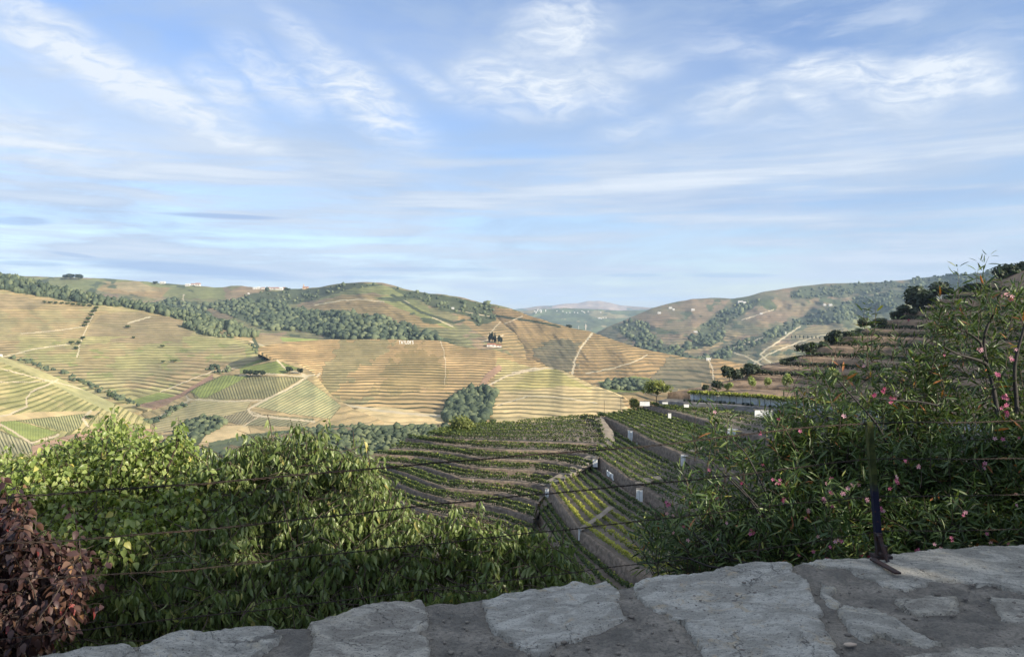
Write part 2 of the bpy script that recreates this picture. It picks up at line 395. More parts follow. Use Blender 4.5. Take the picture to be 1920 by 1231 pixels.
def paths(px, py, col, rows, lst):
    for pts, wd in lst:
        m = segdist(px+1.5*fbm(px/9, py/9, 2, 2), py+1.2*fbm(px/11, py/7, 4, 2), pts) < wd*.42
        col[m] = PATH; rows[m] = 0

# far ranges
def paint_far(px, py, W):
    n = fbm(px/40, py/8, 1, 5)[..., None]; n2 = fbm(px/14, py/4, 3, 4)[..., None]
    col = np.where(n > .12, BROWN*.9, SCRUB*1.1)*(1+n2*.5)
    top = ((py < 584+2*n[..., 0]) & (px > 1035) & (px < 1175))[..., None]
    col = np.where(top, np.array((.34, .25, .20))*(1+n2*.5), col)
    return col, col*.5, zeros(px), zeros(px)
far = Sheet('mountain_range', [(900,590,15000),(960,580,14500),(1000,575,14500),(1040,572,14500),(1062,569,15000),(1085,567.5,15500),(1105,563.5,15500),(1125,564,15500),(1142,567,15500),(1162,572,15000),(1190,574,15000),(1230,576,15000),(1300,573,15500),(1420,580,15500),(1600,590,16000)],
            [(900,612,11000),(1600,612,11000)], 300, 30, 880, 1600, 1.0, (0.03, 60, 3, 1), paint_far, M_far, back=.3, drop=300, backlen=3000)
def paint_far2(px, py, W):
    n = fbm(px/34, py/9, 5, 5)[..., None]; n2 = fbm(px/12, py/4, 2, 4)[..., None]
    col = np.where(n > .2, np.array((.24, .20, .11)), SCRUB*1.15)*(1+n2*.6)
    return col, col*.5, zeros(px), zeros(px)
far2 = Sheet('distant_hill', [(900,600,8500),(960,583,8500),(1010,580,8200),(1060,577,8500),(1110,579,8500),(1160,582,8300),(1200,581,8500),(1260,577,8600),(1330,582,8600),(1500,590,9000)],
             [(900,640,5200),(1100,640,5000),(1500,650,5000)], 300, 46, 880, 1500, 1.1, (0.06, 70, 3, 3), paint_far2, M_far, back=.3, drop=250, backlen=2000)

# right-hand hills across the valley
R_wood = [[(1150,612),(1185,600),(1215,606),(1230,640),(1180,640)],
          [(1290,640),(1330,600),(1380,570),(1410,558),(1425,565),(1395,590),(1360,610),(1355,640),(1310,655),(1270,660)],
          [(1195,632),(1240,640),(1300,668),(1330,690),(1290,690),(1240,665),(1190,650)],
          [(1290,678),(1350,655),(1420,628),(1480,604),(1520,600),(1500,616),(1430,645),(1370,668),(1320,690)],
          [(1470,606),(1540,585),(1600,560),(1680,545),(1760,530),(1770,545),(1700,568),(1640,592),(1580,604),(1520,610)],
          [(1480,548),(1560,535),(1640,530),(1720,528),(1700,540),(1620,552),(1540,560),(1480,560)],
          [(1700,520),(1800,512),(1880,502),(1900,520),(1800,545),(1720,540)]]
R_brown = [[(1170,615),(1215,585),(1300,562),(1370,562),(1340,590),(1290,625),(1230,650),(1190,635)], [(1395,598),(1450,560),(1540,545),(1600,548),(1540,575),(1470,596),(1420,612)]]
R_tan = [[(1240,655),(1300,630),(1370,618),(1400,625),(1350,645),(1290,668)], [(1330,690),(1400,660),(1500,640),(1480,690),(1430,712),(1360,712)], [(1560,600),(1620,575),(1720,548),(1700,580),(1620,620),(1560,640),(1500,640),(1490,622)]]
R_yel = [[(1580,600),(1640,572),(1720,550),(1710,590),(1640,620),(1590,622)], [(1490,598),(1545,586),(1548,604),(1490,615)]]
def paint_r(px, py, W):
    n = fbm(px/30, py/12, 4, 5)[..., None]; n2 = fbm(px/10, py/5, 2, 4)[..., None]
    col = np.broadcast_to(np.array((.20, .175, .10)), px.shape+(3,)).copy(); col = np.where(n > .15, BROWN*1.05, col)
    rows = np.full(px.shape, .7)
    for p_ in R_brown: fill(col, soft_poly(px, py, p_, 6, 1), BROWN*1.1)
    for p_ in R_tan: fill(col, soft_poly(px, py, p_, 6, 2), TAN*.95)
    for p_ in R_yel: fill(col, soft_poly(px, py, p_, 4, 3), np.array((.33, .31, .15)))
    for p_ in R_wood:
        m = soft_poly(px, py, p_, 9, 4); fill(col, m, SCRUB*.85); rows[m] = 0
    m = n[..., 0] < -.28; fill(col, m & (px < 1600), SCRUB*1.2); rows[m] *= .2
    m = fbm(px/44+3, py/15, 1, 4) > .18; col[m] = col[m]*.55+np.array((.14, .14, .085))*.45
    col = col*(1+n2*.28)*.80
    ph = W[..., 2]/8.5+.5*fbm(px/50, py/30, 6, 3)
    vc = np.broadcast_to(VINED*1.1, col.shape).copy()
    paths(px, py, col, rows, [([(1300,680),(1340,668),(1380,650),(1430,632)], 2.5), ([(1330,712),(1400,690),(1440,664),(1500,640)], 3), ([(1425,664),(1436,655),(1460,640),(1478,626),(1500,612)], 3.5),
        ([(1425,664),(1440,676),(1470,694),(1500,712)], 4), ([(1375,660),(1400,668),(1440,690),(1470,700)], 3), ([(1390,600),(1420,590),(1450,580)], 2), ([(1500,640),(1540,628),(1600,622)], 2)])
    return col, vc, ph, rows
right = Sheet('valley_hillside', [(1090,640,3600),(1140,612,3800),(1168,601,4000),(1195,589,4200),(1222,577,4300),(1260,568,4400),(1300,560,4500),(1335,558,4500),(1372,560,4500),(1402,555,4400),(1432,546,4500),(1470,541,4600),(1520,534,4700),(1580,530,4700),(1640,529,4700),(1700,525,4700),(1760,517,4600),(1805,515,4400),(1850,509,4200),(1890,500,4200),(1960,492,4200),(2100,470,4200)],
              [(1090,700,1900),(1300,725,1750),(1500,735,1600),(2100,735,1500)], 560, 190, 1080, 2080, 1.15, (0.10, 120, 2.2, 2), paint_r, M_hillr, back=.35, drop=80, backlen=1500)

# left skyline plateau with the round hill
M1_wood = [[(385,575),(440,560),(520,565),(560,580),(640,585),(720,595),(790,620),(835,640),(640,637),(560,618),(500,622),(470,606)],
           [(240,577),(330,560),(380,575),(400,600),(330,600)],
           [(440,560),(500,545),(560,548),(600,540),(680,530),(720,532),(640,545),(580,565),(520,575),(460,575)],
           [(730,538),(800,550),(870,562),(940,575),(930,600),(860,590),(800,570),(760,555)],
           [(870,600),(905,592),(925,585),(930,598),(900,610)]]
M1_orange = [[(575,580),(640,553),(735,553),(800,588),(850,615),(790,612),(720,592),(640,583)], [(860,575),(960,582),(1060,612),(1100,660),(1080,700),(1000,690),(920,640),(860,600)],
             [(200,530),(320,540),(300,560),(180,545)]]
M1_olive = [[(640,533),(700,530),(740,540),(800,575),(830,605),(800,606),(740,560),(700,548),(600,560)], [(0,520),(200,522),(420,540),(420,560),(300,556),(120,540)], [(470,555),(540,552),(520,566),(470,566)]]
def paint_m1(px, py, W):
    n = fbm(px/40, py/14, 1, 5)[..., None]; n2 = fbm(px/12, py/6, 6, 4)[..., None]
    col = np.where(n > .1, BROWN*1.15, np.array((.24, .22, .11))).copy(); rows = np.full(px.shape, .8)
    for p_ in M1_olive: fill(col, soft_poly(px, py, p_, 6, 3), OLIVE*1.25)
    for p_ in M1_orange: fill(col, soft_poly(px, py, p_, 3, 2), TAN*np.array((.92, .86, .78)))
    fill(col, soft_poly(px, py, [(700,558),(740,553),(830,600),(860,618),(830,612)], 2, 2), np.array((.30, .30, .11)))
    fill(col, soft_poly(px, py, [(190,528),(260,528),(300,545),(240,548)], 4, 2), DUST*.8)
    for p_ in M1_wood:
        m = soft_poly(px, py, p_, 6, 4); fill(col, m, SCRUB*.9); rows[m] = 0
    m = (n[..., 0] < -.3) & (px < 900); fill(col, m, SCRUB*1.1); rows[m] *= .3
    col = col*(1+n2*.25)*.86
    ph = W[..., 2]/6.+.6*fbm(px/60, py/40, 5, 3)
    vc = np.broadcast_to(VINED*1.1, col.shape).copy()
    paths(px, py, col, rows, [([(344,552),(342,560),(346,566),(341,570)], 3), ([(735,553),(760,565),(800,590),(850,612)], 2), ([(860,582),(920,592),(980,603),(1040,612)], 2.5), ([(940,600),(925,618),(915,630)], 2),
        ([(590,572),(640,563),(680,561),(720,566)], 2), ([(905,640),(930,632),(945,628)], 2.5)])
    m = segdist(px, py, [(735,553),(790,585),(850,605),(870,600)]) < 2.5; fill(col, m, SCRUB*.7)
    m = segdist(px, py, [(860,580),(930,592),(1000,602),(1050,612)]) < 2.0; fill(col, m, VINED)
    return col, vc, ph, rows
m1 = Sheet('skyline_hill', [(-60,515,3400),(20,515,3400),(60,518,3300),(100,519,3300),(180,521,3300),(250,526,3300),(300,531,3300),(350,534,3200),(400,539,3100),(450,535,3100),(500,541,3000),(560,541,3000),(600,538,2800),(640,531,2700),(680,528.5,2600),(720,530,2600),(760,541,2500),(800,549,2450),(860,556,2400),(900,566,2350),(940,573,2300),(965,580,2250),(1000,594,2150),(1040,606,2050),(1070,614,2000),(1110,621,1950),(1140,640,1900),(1170,680,1850)],
           [(-60,650,1750),(400,655,1700),(800,680,1450),(1100,730,1500),(1170,735,1500)], 620, 170, -60, 1165, 1.25, (0.055, 130, 1.8, 4), paint_m1, M_hill, back=.25, drop=40, backlen=900)

# brown spur behind the central hill
def paint_m2(px, py, W):
    n = fbm(px/40, py/14, 2, 5)[..., None]
    col = np.broadcast_to(TAN*np.array((.93, .83, .74)), px.shape+(3,)).copy(); rows = np.full(px.shape, 1.0)
    fill(col, soft_poly(px, py, [(1120,715),(1190,705),(1240,712),(1235,735),(1130,735)], 3, 1), GREENF*.7)
    for p_ in ([(1015,640),(1090,640),(1080,675),(1072,705),(1030,692),(1000,668)], [(1250,672),(1325,672),(1336,715),(1260,735),(1215,725)]):
        m = soft_poly(px, py, p_, 16, 3); rows[m] = 1.9; col[m] = np.array((.27, .215, .13))  # two shadowed patches painted in as darker soil and thicker vine rows
    col = col*(1+n*.25)
    ph = W[..., 2]/4.4+.5*fbm(px/70, py/40, 3, 3)
    vc = np.broadcast_to(VINED, col.shape).copy()
    m = segdist(px, py, [(860,580),(930,592),(1000,602),(1050,612)]) < 2.0; fill(col, m, VINED)
    paths(px, py, col, rows, [([(980,592),(950,605),(930,618)], 2), ([(1110,625),(1090,650),(1078,675),(1074,700)], 4.5), ([(1215,664),(1190,678),(1150,690),(1100,700)], 2.5), ([(1328,670),(1336,690),(1338,712)], 3)])
    return col, vc, ph, rows
m2 = Sheet('brown_spur', [(860,570,2450),(900,573,2360),(930,575,2260),(965,582,2170),(1000,595,2080),(1040,607,1990),(1070,614,1930),(1112,623,1860),(1140,633,1800),(1170,643,1740),(1200,652,1700),(1240,661,1670),(1290,671,1630),(1320,673,1610),(1345,672,1600),(1400,684,1560),(1460,700,1500),(1500,712,1480)],
           [(860,690,1740),(930,700,1500),(1000,715,1380),(1060,735,1280),(1200,758,1150),(1340,752,1050),(1500,752,1000)], 360, 150, 862, 1500, 1.0, (0.035, 90, 1.2, 5), paint_m2, M_hill, back=.4, drop=50, backlen=500)

# left vineyard hill
L_wood = [[(-60,490),(20,500),(60,512),(130,530),(200,545),(300,565),(380,588),(440,606),(470,612),(440,618),(380,606),(330,598),(240,576),(160,570),(80,556),(0,542),(-60,530)],
          [(340,612),(360,603),(400,600),(440,606),(478,626),(484,634),(460,633),(420,633),(380,628)]]
L_rose = [[(190,590),(240,583),(330,598),(400,600),(370,615),(345,640),(290,650),(220,640),(160,650),(170,610)], [(-40,545),(100,565),(60,580),(-40,575)]]
def paint_l3(px, py, W):
    n = fbm(px/45, py/14, 3, 5)[..., None]; n2 = fbm(px/14, py/6, 1, 4)[..., None]
    col = np.where(n > .0, TAN*.98, np.array((.36, .295, .155))).copy(); rows = np.full(px.shape, .95)
    for p_ in L_rose: fill(col, soft_poly(px, py, p_, 4, 2), np.array((.31, .235, .14)))
    m = fbm(px/60, py/16, 6, 4) > .22; fill(col, m & (py > 630), np.array((.37, .32, .15)))
    m = (fbm(px/26, py/9, 2, 4) > .36) & (py > 640); fill(col, m, np.array((.28, .275, .11)))
    for p_ in L_wood:
        m = soft_poly(px, py, p_, 5, 4); fill(col, m, SCRUB*.85); rows[m] = 0
    for poly, c in [([(360,612),(480,608),(560,640),(500,650),(470,640)], TAN*.9), ([(525,632),(600,636),(585,641),(530,640)], GREENF*1.2), ([(445,690),(490,672),(505,684),(520,695),(470,697)], GREENF*1.1),
                    ([(245,750),(300,735),(330,742),(260,758)], GREENF*.95), ([(255,760),(330,742),(400,700),(395,740),(330,775)], np.array((.27, .17, .12)))]:
        m = soft_poly(px, py, poly, 1.5, 2); fill(col, m, c)
        if c is not TAN: rows[m] = .25
    col = col*(1+n2*.22)
    ph = W[..., 2]/3.4+.7*fbm(px/80, py/40, 5, 3)
    vc = np.where(fbm(px/50, py/18, 7, 3)[..., None] > .0, VINE*np.array((1.75, 1.3, 1.1)), VINED*np.array((1.8, 1.35, 1.2)))
    vc = np.broadcast_to(vc, col.shape).copy()
    paths(px, py, col, rows, [([(180,577),(172,595),(160,620),(150,645),(145,668)], 3.2), ([(240,606),(265,598),(282,594)], 3), ([(0,670),(60,655),(130,645)], 2.5), ([(40,625),(120,618),(160,612)], 2),
        ([(470,640),(498,650),(520,656),(524,666),(515,672)], 3.2), ([(300,735),(360,710),(400,695),(440,690)], 2.2)])
    fill(col, segdist(px, py, [(476,636),(484,652),(500,668),(530,684),(545,690)]) < 3, SCRUB*.8)
    return col, vc, ph, rows
l3 = Sheet('left_vineyard_hill', [(-60,512,1750),(0,522,1750),(60,533,1750),(120,548,1740),(180,561,1730),(240,572,1720),(300,582,1700),(360,594,1680),(400,602,1660),(440,612,1640),(480,627,1620),(520,629,1600),(580,634,1580),(640,640,1560)],
           [(-60,735,1050),(100,755,1000),(250,775,960),(400,735,1010),(520,700,1080),(640,665,1250)], 430, 260, -60, 640, 1.15, (0.028, 170, 1.3, 6), paint_l3, M_hill, stair=0, back=.3, drop=25, backlen=400)

# central terraced hill
def paint_t(px, py, W):
    n = fbm(px/50, py/18, 2, 5)[..., None]; n2 = fbm(px/12, py/5, 5, 4)[..., None]
    col = (TAN*np.array((1.10, 1.02, .98)))*(1+n*.18+n2*.14)
    rows = np.full(px.shape, 1.0)
    rows *= np.clip(1.15-np.clip((px-800)/300, 0, 1)*.2, 0, 1)
    m = soft_poly(px, py, [(940,700),(1060,690),(1160,735),(1180,770),(1060,800),(930,800),(915,760)], 3, 1); fill(col, m, DUST*(1+n2[m]*.2)); rows[m] *= .8
    m = soft_poly(px, py, [(560,780),(720,760),(840,780),(850,800),(700,802),(600,800)], 2, 1); fill(col, m, DUST*1.05*(1+n2[m]*.15)); rows[m] *= .35
    m = soft_poly(px, py, [(640,640),(745,636),(720,665),(680,690),(640,720),(620,745),(700,745),(690,760),(610,750),(590,720),(620,680)], 22, 3); fill(col, m, (np.array((.37, .30, .16)))*(1+n2[m]*.25)); rows[m] = 1.55  # flank shade painted in as duller soil and thicker vine rows
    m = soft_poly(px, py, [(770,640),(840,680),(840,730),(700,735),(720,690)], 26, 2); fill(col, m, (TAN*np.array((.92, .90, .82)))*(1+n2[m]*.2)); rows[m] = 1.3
    m = soft_poly(px, py, [(932,668),(1000,688),(1060,708),(1060,722),(960,735),(925,728)], 4, 2); fill(col, m, np.array((.42, .345, .165))*(1+n2[m]*.2))
    m = soft_poly(px, py, [(1000,690),(1040,690),(1110,730),(1060,722),(960,728)], 4, 2); fill(col, m, np.array((.41, .345, .145))*(1+n2[m]*.2))
    ph = W[..., 2]/2.7+.8*fbm(px/90, py/60, 1, 3)
    vc = np.broadcast_to(VINE*np.array((.72, .66, .66)), col.shape).copy()
    paths(px, py, col, rows, [([(600,700),(588,712),(582,725),(590,735),(620,748),(650,760),(720,770),(800,778),(850,780)], 5.5), ([(1020,690),(985,696),(950,704),(915,722),(895,735)], 4), ([(1040,690),(1000,690),(960,698)], 3),
        ([(825,638),(833,660),(836,690),(834,720)], 2), ([(930,760),(990,742),(1060,745),(1120,755)], 2.5)])
    m = segdist(px, py, [(935,690),(915,705),(905,722)]) < 6; fill(col, m, np.array((.33, .21, .14))); rows[m] = 0
    return col, vc, ph, rows
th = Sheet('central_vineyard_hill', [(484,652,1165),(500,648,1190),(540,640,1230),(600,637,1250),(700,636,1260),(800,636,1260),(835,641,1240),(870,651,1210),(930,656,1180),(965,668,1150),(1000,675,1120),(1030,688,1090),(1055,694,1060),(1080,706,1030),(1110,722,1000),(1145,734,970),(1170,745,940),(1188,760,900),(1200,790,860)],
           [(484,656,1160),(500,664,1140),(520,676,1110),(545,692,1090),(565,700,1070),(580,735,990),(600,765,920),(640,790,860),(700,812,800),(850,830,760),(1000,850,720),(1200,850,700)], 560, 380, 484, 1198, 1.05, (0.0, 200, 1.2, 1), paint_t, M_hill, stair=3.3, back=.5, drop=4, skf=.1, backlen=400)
# valley floor fields below the left hill
def rowphase(px, py, ang, sp_):
    a = rad(ang); return (px*math.cos(a)+py*math.sin(a))/sp_
V_fields = [  # polygon, colour, row direction, spacing, vine colour, strength
    ([(355,730),(400,706),(450,704),(570,707),(500,747),(370,750)], np.array((.27, .24, .12)), -18, 5.2, VINED, .9),
    ([(355,733),(420,703),(470,704),(380,748)], GREENF*1.05, 28, 5.2, VINE, .5),
    ([(470,760),(575,710),(640,760),(620,785),(540,775)], np.array((.36, .32, .17)), 62, 4.6, np.array((.10, .17, .09)), .8),
    ([(290,790),(375,745),(470,752),(460,775),(360,800),(290,812)], np.array((.42, .35, .19)), 80, 4.4, VINE, .5),
    ([(400,785),(465,768),(490,775),(455,797)], np.array((.30, .25, .15)), 40, 4.2, VINED, .8),
    ([(460,797),(495,777),(590,785),(570,800)], np.array((.25, .23, .13)), 70, 4.2, VINED, .7),
    ([(355,835),(400,797),(465,797),(470,812),(420,825)], DUST*1.0, 0, 5, VINE, 0),
    ([(450,690),(520,676),(560,690),(530,700),(450,700)], GREENF*.9, 80, 5, VINE, .3)]
def paint_v(px, py, W):
    n = fbm(px/40, py/12, 2, 5)[..., None]; n2 = fbm(px/12, py/5, 5, 4)[..., None]
    col = np.broadcast_to(TAN*1.0, px.shape+(3,)).copy(); rows = np.full(px.shape, .35); vc = np.broadcast_to(VINE, col.shape).copy()
    ph = W[..., 2]/3.0
    for poly, c, a, sp_, v, st in V_fields:
        m = soft_poly(px, py, poly, 1.2, 2); col[m] = c; vc[m] = v; rows[m] = st; ph[m] = rowphase(px[m], py[m], a, sp_)
    m = soft_poly(px, py, [(290,840),(350,790),(420,785),(400,800),(340,870)], 3, 1); fill(col, m, SCRUB); rows[m] = 0
    m = soft_poly(px, py, [(390,830),(470,812),(600,800),(640,830),(640,900),(380,900)], 3, 1); fill(col, m, SCRUB*1.3); rows[m] = 0
    col = col*(1+n*.15+n2*.18)
    paths(px, py, col, rows, [([(575,707),(540,730),(500,747),(465,768),(475,778),(590,790)], 4.5), ([(355,748),(430,752),(500,749)], 3.5), ([(350,742),(355,750),(320,770),(280,790)], 4), ([(465,768),(490,778),(456,798)], 2.5),
        ([(520,676),(535,690),(575,705),(590,703)], 4), ([(450,703),(500,700),(575,706)], 3)])
    return col, vc, ph, rows
vf = Sheet('valley_floor', [(230,785,960),(300,762,980),(345,742,1010),(370,725,1030),(420,700,1070),(450,690,1090),(520,672,1110),(560,682,1100),(590,700,1050),(620,740,960),(660,765,900),(720,790,850)],
           [(230,860,640),(400,860,600),(560,850,620),(720,850,680)], 330, 150, 230, 720, 1.0, (0.0, 100, 1, 3), paint_v, M_hill, back=.5, drop=15, backlen=40)

# low spur at the far left, with the grassy strip along its crest
def paint_lf(px, py, W):
    n = fbm(px/40, py/12, 4, 5)[..., None]; n2 = fbm(px/12, py/5, 3, 4)[..., None]
    col = np.where(n > .05, np.array((.40, .335, .16)), np.array((.33, .30, .13))); rows = np.full(px.shape, .8); vc = np.broadcast_to(VINE*np.array((1.75, 1.5, 1.1)), col.shape).copy()
    ph = W[..., 2]/2.7+.4*fbm(px/80, py/50, 1, 3)
    cr = np.interp(px, lfx, lfy)
    m = (py < cr+10+np.clip(px/14, 0, 10)) & (px < 215); fill(col, m, np.array((.33, .30, .15))); rows[m] = 0
    m = soft_poly(px, py, [(0,780),(60,772),(190,770),(170,785),(60,800),(-20,800),(-60,790)], 2, 1); fill(col, m, DUST*.9); rows[m] = 0
    for poly, c, a, sp_, v, st in [([(30,788),(160,775),(150,800),(130,810)], np.array((.28, .27, .13)), -20, 4.6, VINE, .9),
            ([(2,790),(30,788),(110,810),(65,826),(25,818),(2,802)], GREENF*1.05, 0, 5, VINE, .15),
            ([(-40,800),(2,808),(70,836),(60,850),(-40,850)], np.array((.36, .33, .19)), -24, 6.0, VINED, 1.0),
            ([(60,836),(130,815),(200,800),(300,805),(250,880),(60,880)], np.array((.34, .22, .15)), 0, 5, VINE, 0)]:
        m = soft_poly(px, py, poly, 1, 2); col[m] = c; vc[m] = v; rows[m] = st; ph[m] = rowphase(px[m], py[m], a, sp_)
    col = col*(1+n*.15+n2*.15)
    paths(px, py, col, rows, [([(108,712),(80,725),(58,735),(50,748),(50,762),(20,776),(-20,783)], 4), ([(0,716),(60,716),(108,712)], 2), ([(0,795),(20,806),(60,830),(110,815)], 4.5), ([(170,770),(155,785),(165,798)], 5), ([(0,690),(60,706),(120,720),(205,742)], 2.5)])
    return col, vc, ph, rows
lf_r = [(-60,655,820),(0,668,840),(40,680,850),(90,700,870),(140,722,890),(190,745,900),(230,765,910),(270,785,900),(300,800,880),(360,830,800)]
lfx = np.array([p[0] for p in lf_r]); lfy = np.array([p[1] for p in lf_r])
lf = Sheet('left_spur', lf_r, [(-60,900,430),(360,900,500)], 260, 190, -60, 360, 1.1, (0.0, 100, 1, 3), paint_lf, M_hill, back=.6, drop=15, backlen=150)

# scrubby slope between the fields and the near terraces
def paint_s(px, py, W):
    n = fbm(px/40, py/12, 4, 5)[..., None]; n2 = fbm(px/9, py/4, 3, 4)[..., None]
    col = np.where(n > .1, TAN*.62, SCRUB*1.5)*(1+n2*.4)
    return col, col*.5, zeros(px), zeros(px)
sc_ = Sheet('scrub_slope', [(250,865,520),(360,850,520),(450,830,520),(540,815,520),(620,806,520),(700,800,520),(800,797,520),(900,800,480),(960,805,420),(1040,800,380),(1110,795,340),(1200,790,300)],
            [(250,960,230),(700,905,232),(800,850,232),(900,835,236),(1000,825,242),(1200,800,262)], 240, 90, 250, 1200, 1.0, (0.03, 60, 2, 5), paint_s, M_hill, back=.5, drop=30, backlen=120)

# ground sheet under everything, out to the horizon
def far_ground():
    r = np.concatenate([[0, 60, 150, 300], np.geomspace(500, 28000, 26)]); a = np.linspace(0, 2*math.pi, 97)[:-1]
    R, A = np.meshgrid(r, a); X = R*np.sin(A); Y = R*np.cos(A)
    Z = -175-R*.004+0*A
    back = np.clip((-Y+X*.2)/1500, 0, 1)
    Z = Z+fbm(X/2500, Y/2500, 3, 4)*60*np.clip(R/3000, 0, 1)
    V = np.stack([X, Y, Z], -1); n = len(a); m = len(r)
    i = np.arange(n)[:, None]*m; i2 = np.roll(i, -1, 0); j = np.arange(m-1)[None]
    F = np.stack([i+j, i2+j, i2+j+1, i+j+1], -1).reshape(-1, 4)
    c = np.broadcast_to(np.array((.2, .18, .10)), (n*m, 3))
    me = mesh_np('ground', V.reshape(-1, 3), F, {'col': c, 'vcol': c*.5, 'phase': np.zeros(n*m), 'rows': np.zeros(n*m)}, True, M_hillr)
    link('ground', me)['kind'] = 'structure'
far_ground()
# ------------------------------------------------------------------ near terraces
def resample(pts3, n):
    pts3 = np.asarray(pts3, float); s = np.concatenate([[0], np.cumsum(np.linalg.norm(np.diff(pts3, axis=0), axis=1))])
    q = np.linspace(0, s[-1], n)
    # smooth (Catmull-like) by sampling linear then blurring
    r = np.stack([np.interp(q, s, pts3[:, k]) for k in range(3)], -1)
    for _ in range(max(2, n//40)):
        r[1:-1] = (r[:-2]+2*r[1:-1]+r[2:])/4
    return r
def zline(z, pts, n=120):
    return resample(np.array([PZ(p[0], p[1], p[2] if len(p) > 2 else z) for p in pts]), n)
def outward(L, ref):
    """horizontal unit normals of line L pointing towards line ref (downhill)"""
    T = np.gradient(L, axis=0); N = np.stack([T[:, 1], -T[:, 0], 0*T[:, 0]], -1); N = unit(N)
    s = np.sign(np.sum(N*(ref-L), axis=1).mean())
    return N*s
soilV = []; soilF = []; soiln = 0
def add_soil(rows_):
    global soiln
    V = np.stack(rows_, 0); nr, nc = V.shape[:2]
    soilV.append(V.reshape(-1, 3)); soilF.append(grid_faces(nr, nc, soiln)); soiln += nr*nc
walls = []
def wall_thing(L, N, h, label, batter=.35, group='earth and stone terrace walls', cap=.55, mat=None, name='terrace_wall'):
    """retaining wall standing under the terrace edge L"""
    n = len(L); rows_ = []
    inner = L-N*cap
    rows_.append(inner+np.array([0, 0, -.25])); rows_.append(inner+np.array([0, 0, .10]))
    m = 7
    s = np.arange(n)*1.0
    for i in range(m):
        f = i/(m-1)
        jit = fbm(s/6., s*0+i*1.7, 3, 4)*.22
        q = L+N*(batter*f*h*.5+jit)[:, None] if np.ndim(jit) else L
        q = q.copy(); q[:, 2] = L[:, 2]+.10-(h+.35)*f+ (fbm(s/9., s*0+5, 2, 3)*.12 if i == 0 else 0)
        rows_.append(q)
    rows_.append(inner+np.array([0, 0, -h-.3]))
    V = np.stack(rows_, 0)
    me = mesh_np(name, V.reshape(-1, 3), grid_faces(len(rows_), n), None, False, mat or M_bank)
    o = link(name, me); tag(o, label, 'retaining wall', group); return o
def vine_row_mesh(L, hgt=1.35, wid=.34, q=.30, dens=26, yel=None, mat=None, gaps=.04):
    seg = np.linalg.norm(np.diff(L, axis=0), axis=1).sum(); N = int(seg*dens)
    s = np.sort(rng.random(N)); Ls = resample(L, 60)
    x = s*(len(Ls)-1); i = np.minimum(x.astype(int), len(Ls)-2); f = (x-i)[:, None]
    c = Ls[i]*(1-f)+Ls[i+1]*f; T = unit(Ls[i+1]-Ls[i]); Nn = np.stack([T[:, 1], -T[:, 0], 0*T[:, 0]], -1)
    g = vnoise(s*seg/1.3, s*0+rng.random()*50, 1)
    keep = g > gaps*2; c = c[keep]; Nn = Nn[keep]; T = T[keep]; g = g[keep]; N = len(c)
    h = rng.random(N)**.8; wv_ = rng.normal(0, .45, N)
    pos = c+Nn*(wv_*wid*(.5+.5*h))[:, None]; pos[:, 2] += .25+h*hgt*(.75+.4*g)
    Z = unit(rng.normal(0, 1, (N, 3))+np.array([0, -.3, .6])); X = unit(np.cross(Z, rng.normal(0, 1, (N, 3)))); Y = np.cross(Z, X)
    Tq = np.array([[-.5, -.5, 0], [.5, -.5, .12], [.5, .5, 0], [-.5, .5, .12]]); F = np.array([[0, 1, 2, 3]])
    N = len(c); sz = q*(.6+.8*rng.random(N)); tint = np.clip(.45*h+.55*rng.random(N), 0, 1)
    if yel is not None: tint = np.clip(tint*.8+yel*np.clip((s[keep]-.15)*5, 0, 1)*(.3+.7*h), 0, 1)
    return instance_arr(Tq, F, pos, X, Y, Z, sz, tint)
STAKE = None
def vine_row(L, label, group, mat=None, **k):
    k['dens'] = k.get('dens', 14)*2.8; k['q'] = k.get('q', .34)*.85
    k['q'] *= .8
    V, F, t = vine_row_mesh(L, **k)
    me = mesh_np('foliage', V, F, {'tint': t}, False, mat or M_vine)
    o = link('vine_row', me); tag(o, label, 'vine row', group)
    return o
ORD = ['uppermost', 'second', 'third', 'fourth', 'fifth', 'sixth', 'seventh', 'eighth', 'ninth']
def block(U, L, h, nrows, label, group, f0=.08, f1=.93, wall_label=None, mat=None, rowmat=None, span=(0, 1), dens=12, out=.5, hgt=1.1, soil=True, wl=True, q=.34, yel=None):
    """tread from the foot of the wall under U to the edge L, planted with rows"""
    N = outward(U, L)
    foot = U+N*out; foot[:, 2] -= h
    if soil:
        rr = []
        for f in np.linspace(0, 1, 9):
            q_ = foot*(1-f)+L*f; s = np.arange(len(q_)); q_ = q_.copy(); q_[:, 2] += (fbm(s/7., s*0+f*9, 1, 3)*.15)*(0 < f < 1); rr.append(q_)
        add_soil(rr)
    if wl and h > .3: wall_thing(U, N, h, wall_label, mat=mat)
    n0, n1 = int(span[0]*(len(U)-1)), int(span[1]*(len(U)-1))+1
    for i in range(nrows):
        f = f0+(f1-f0)*(i/(max(nrows-1, 1)))
        q_ = (foot*(1-f)+L*f)[n0:n1]
        vine_row(q_, (label % ORD[i]) if '%s' in label else label, group, mat=(M_vine_y if yel and i >= 3 else rowmat), dens=dens, hgt=hgt, q=q, yel=(yel*(i/max(nrows-1, 1)) if yel else None))  # yellow leaves on the lower rows stand in for sunlight
    return foot

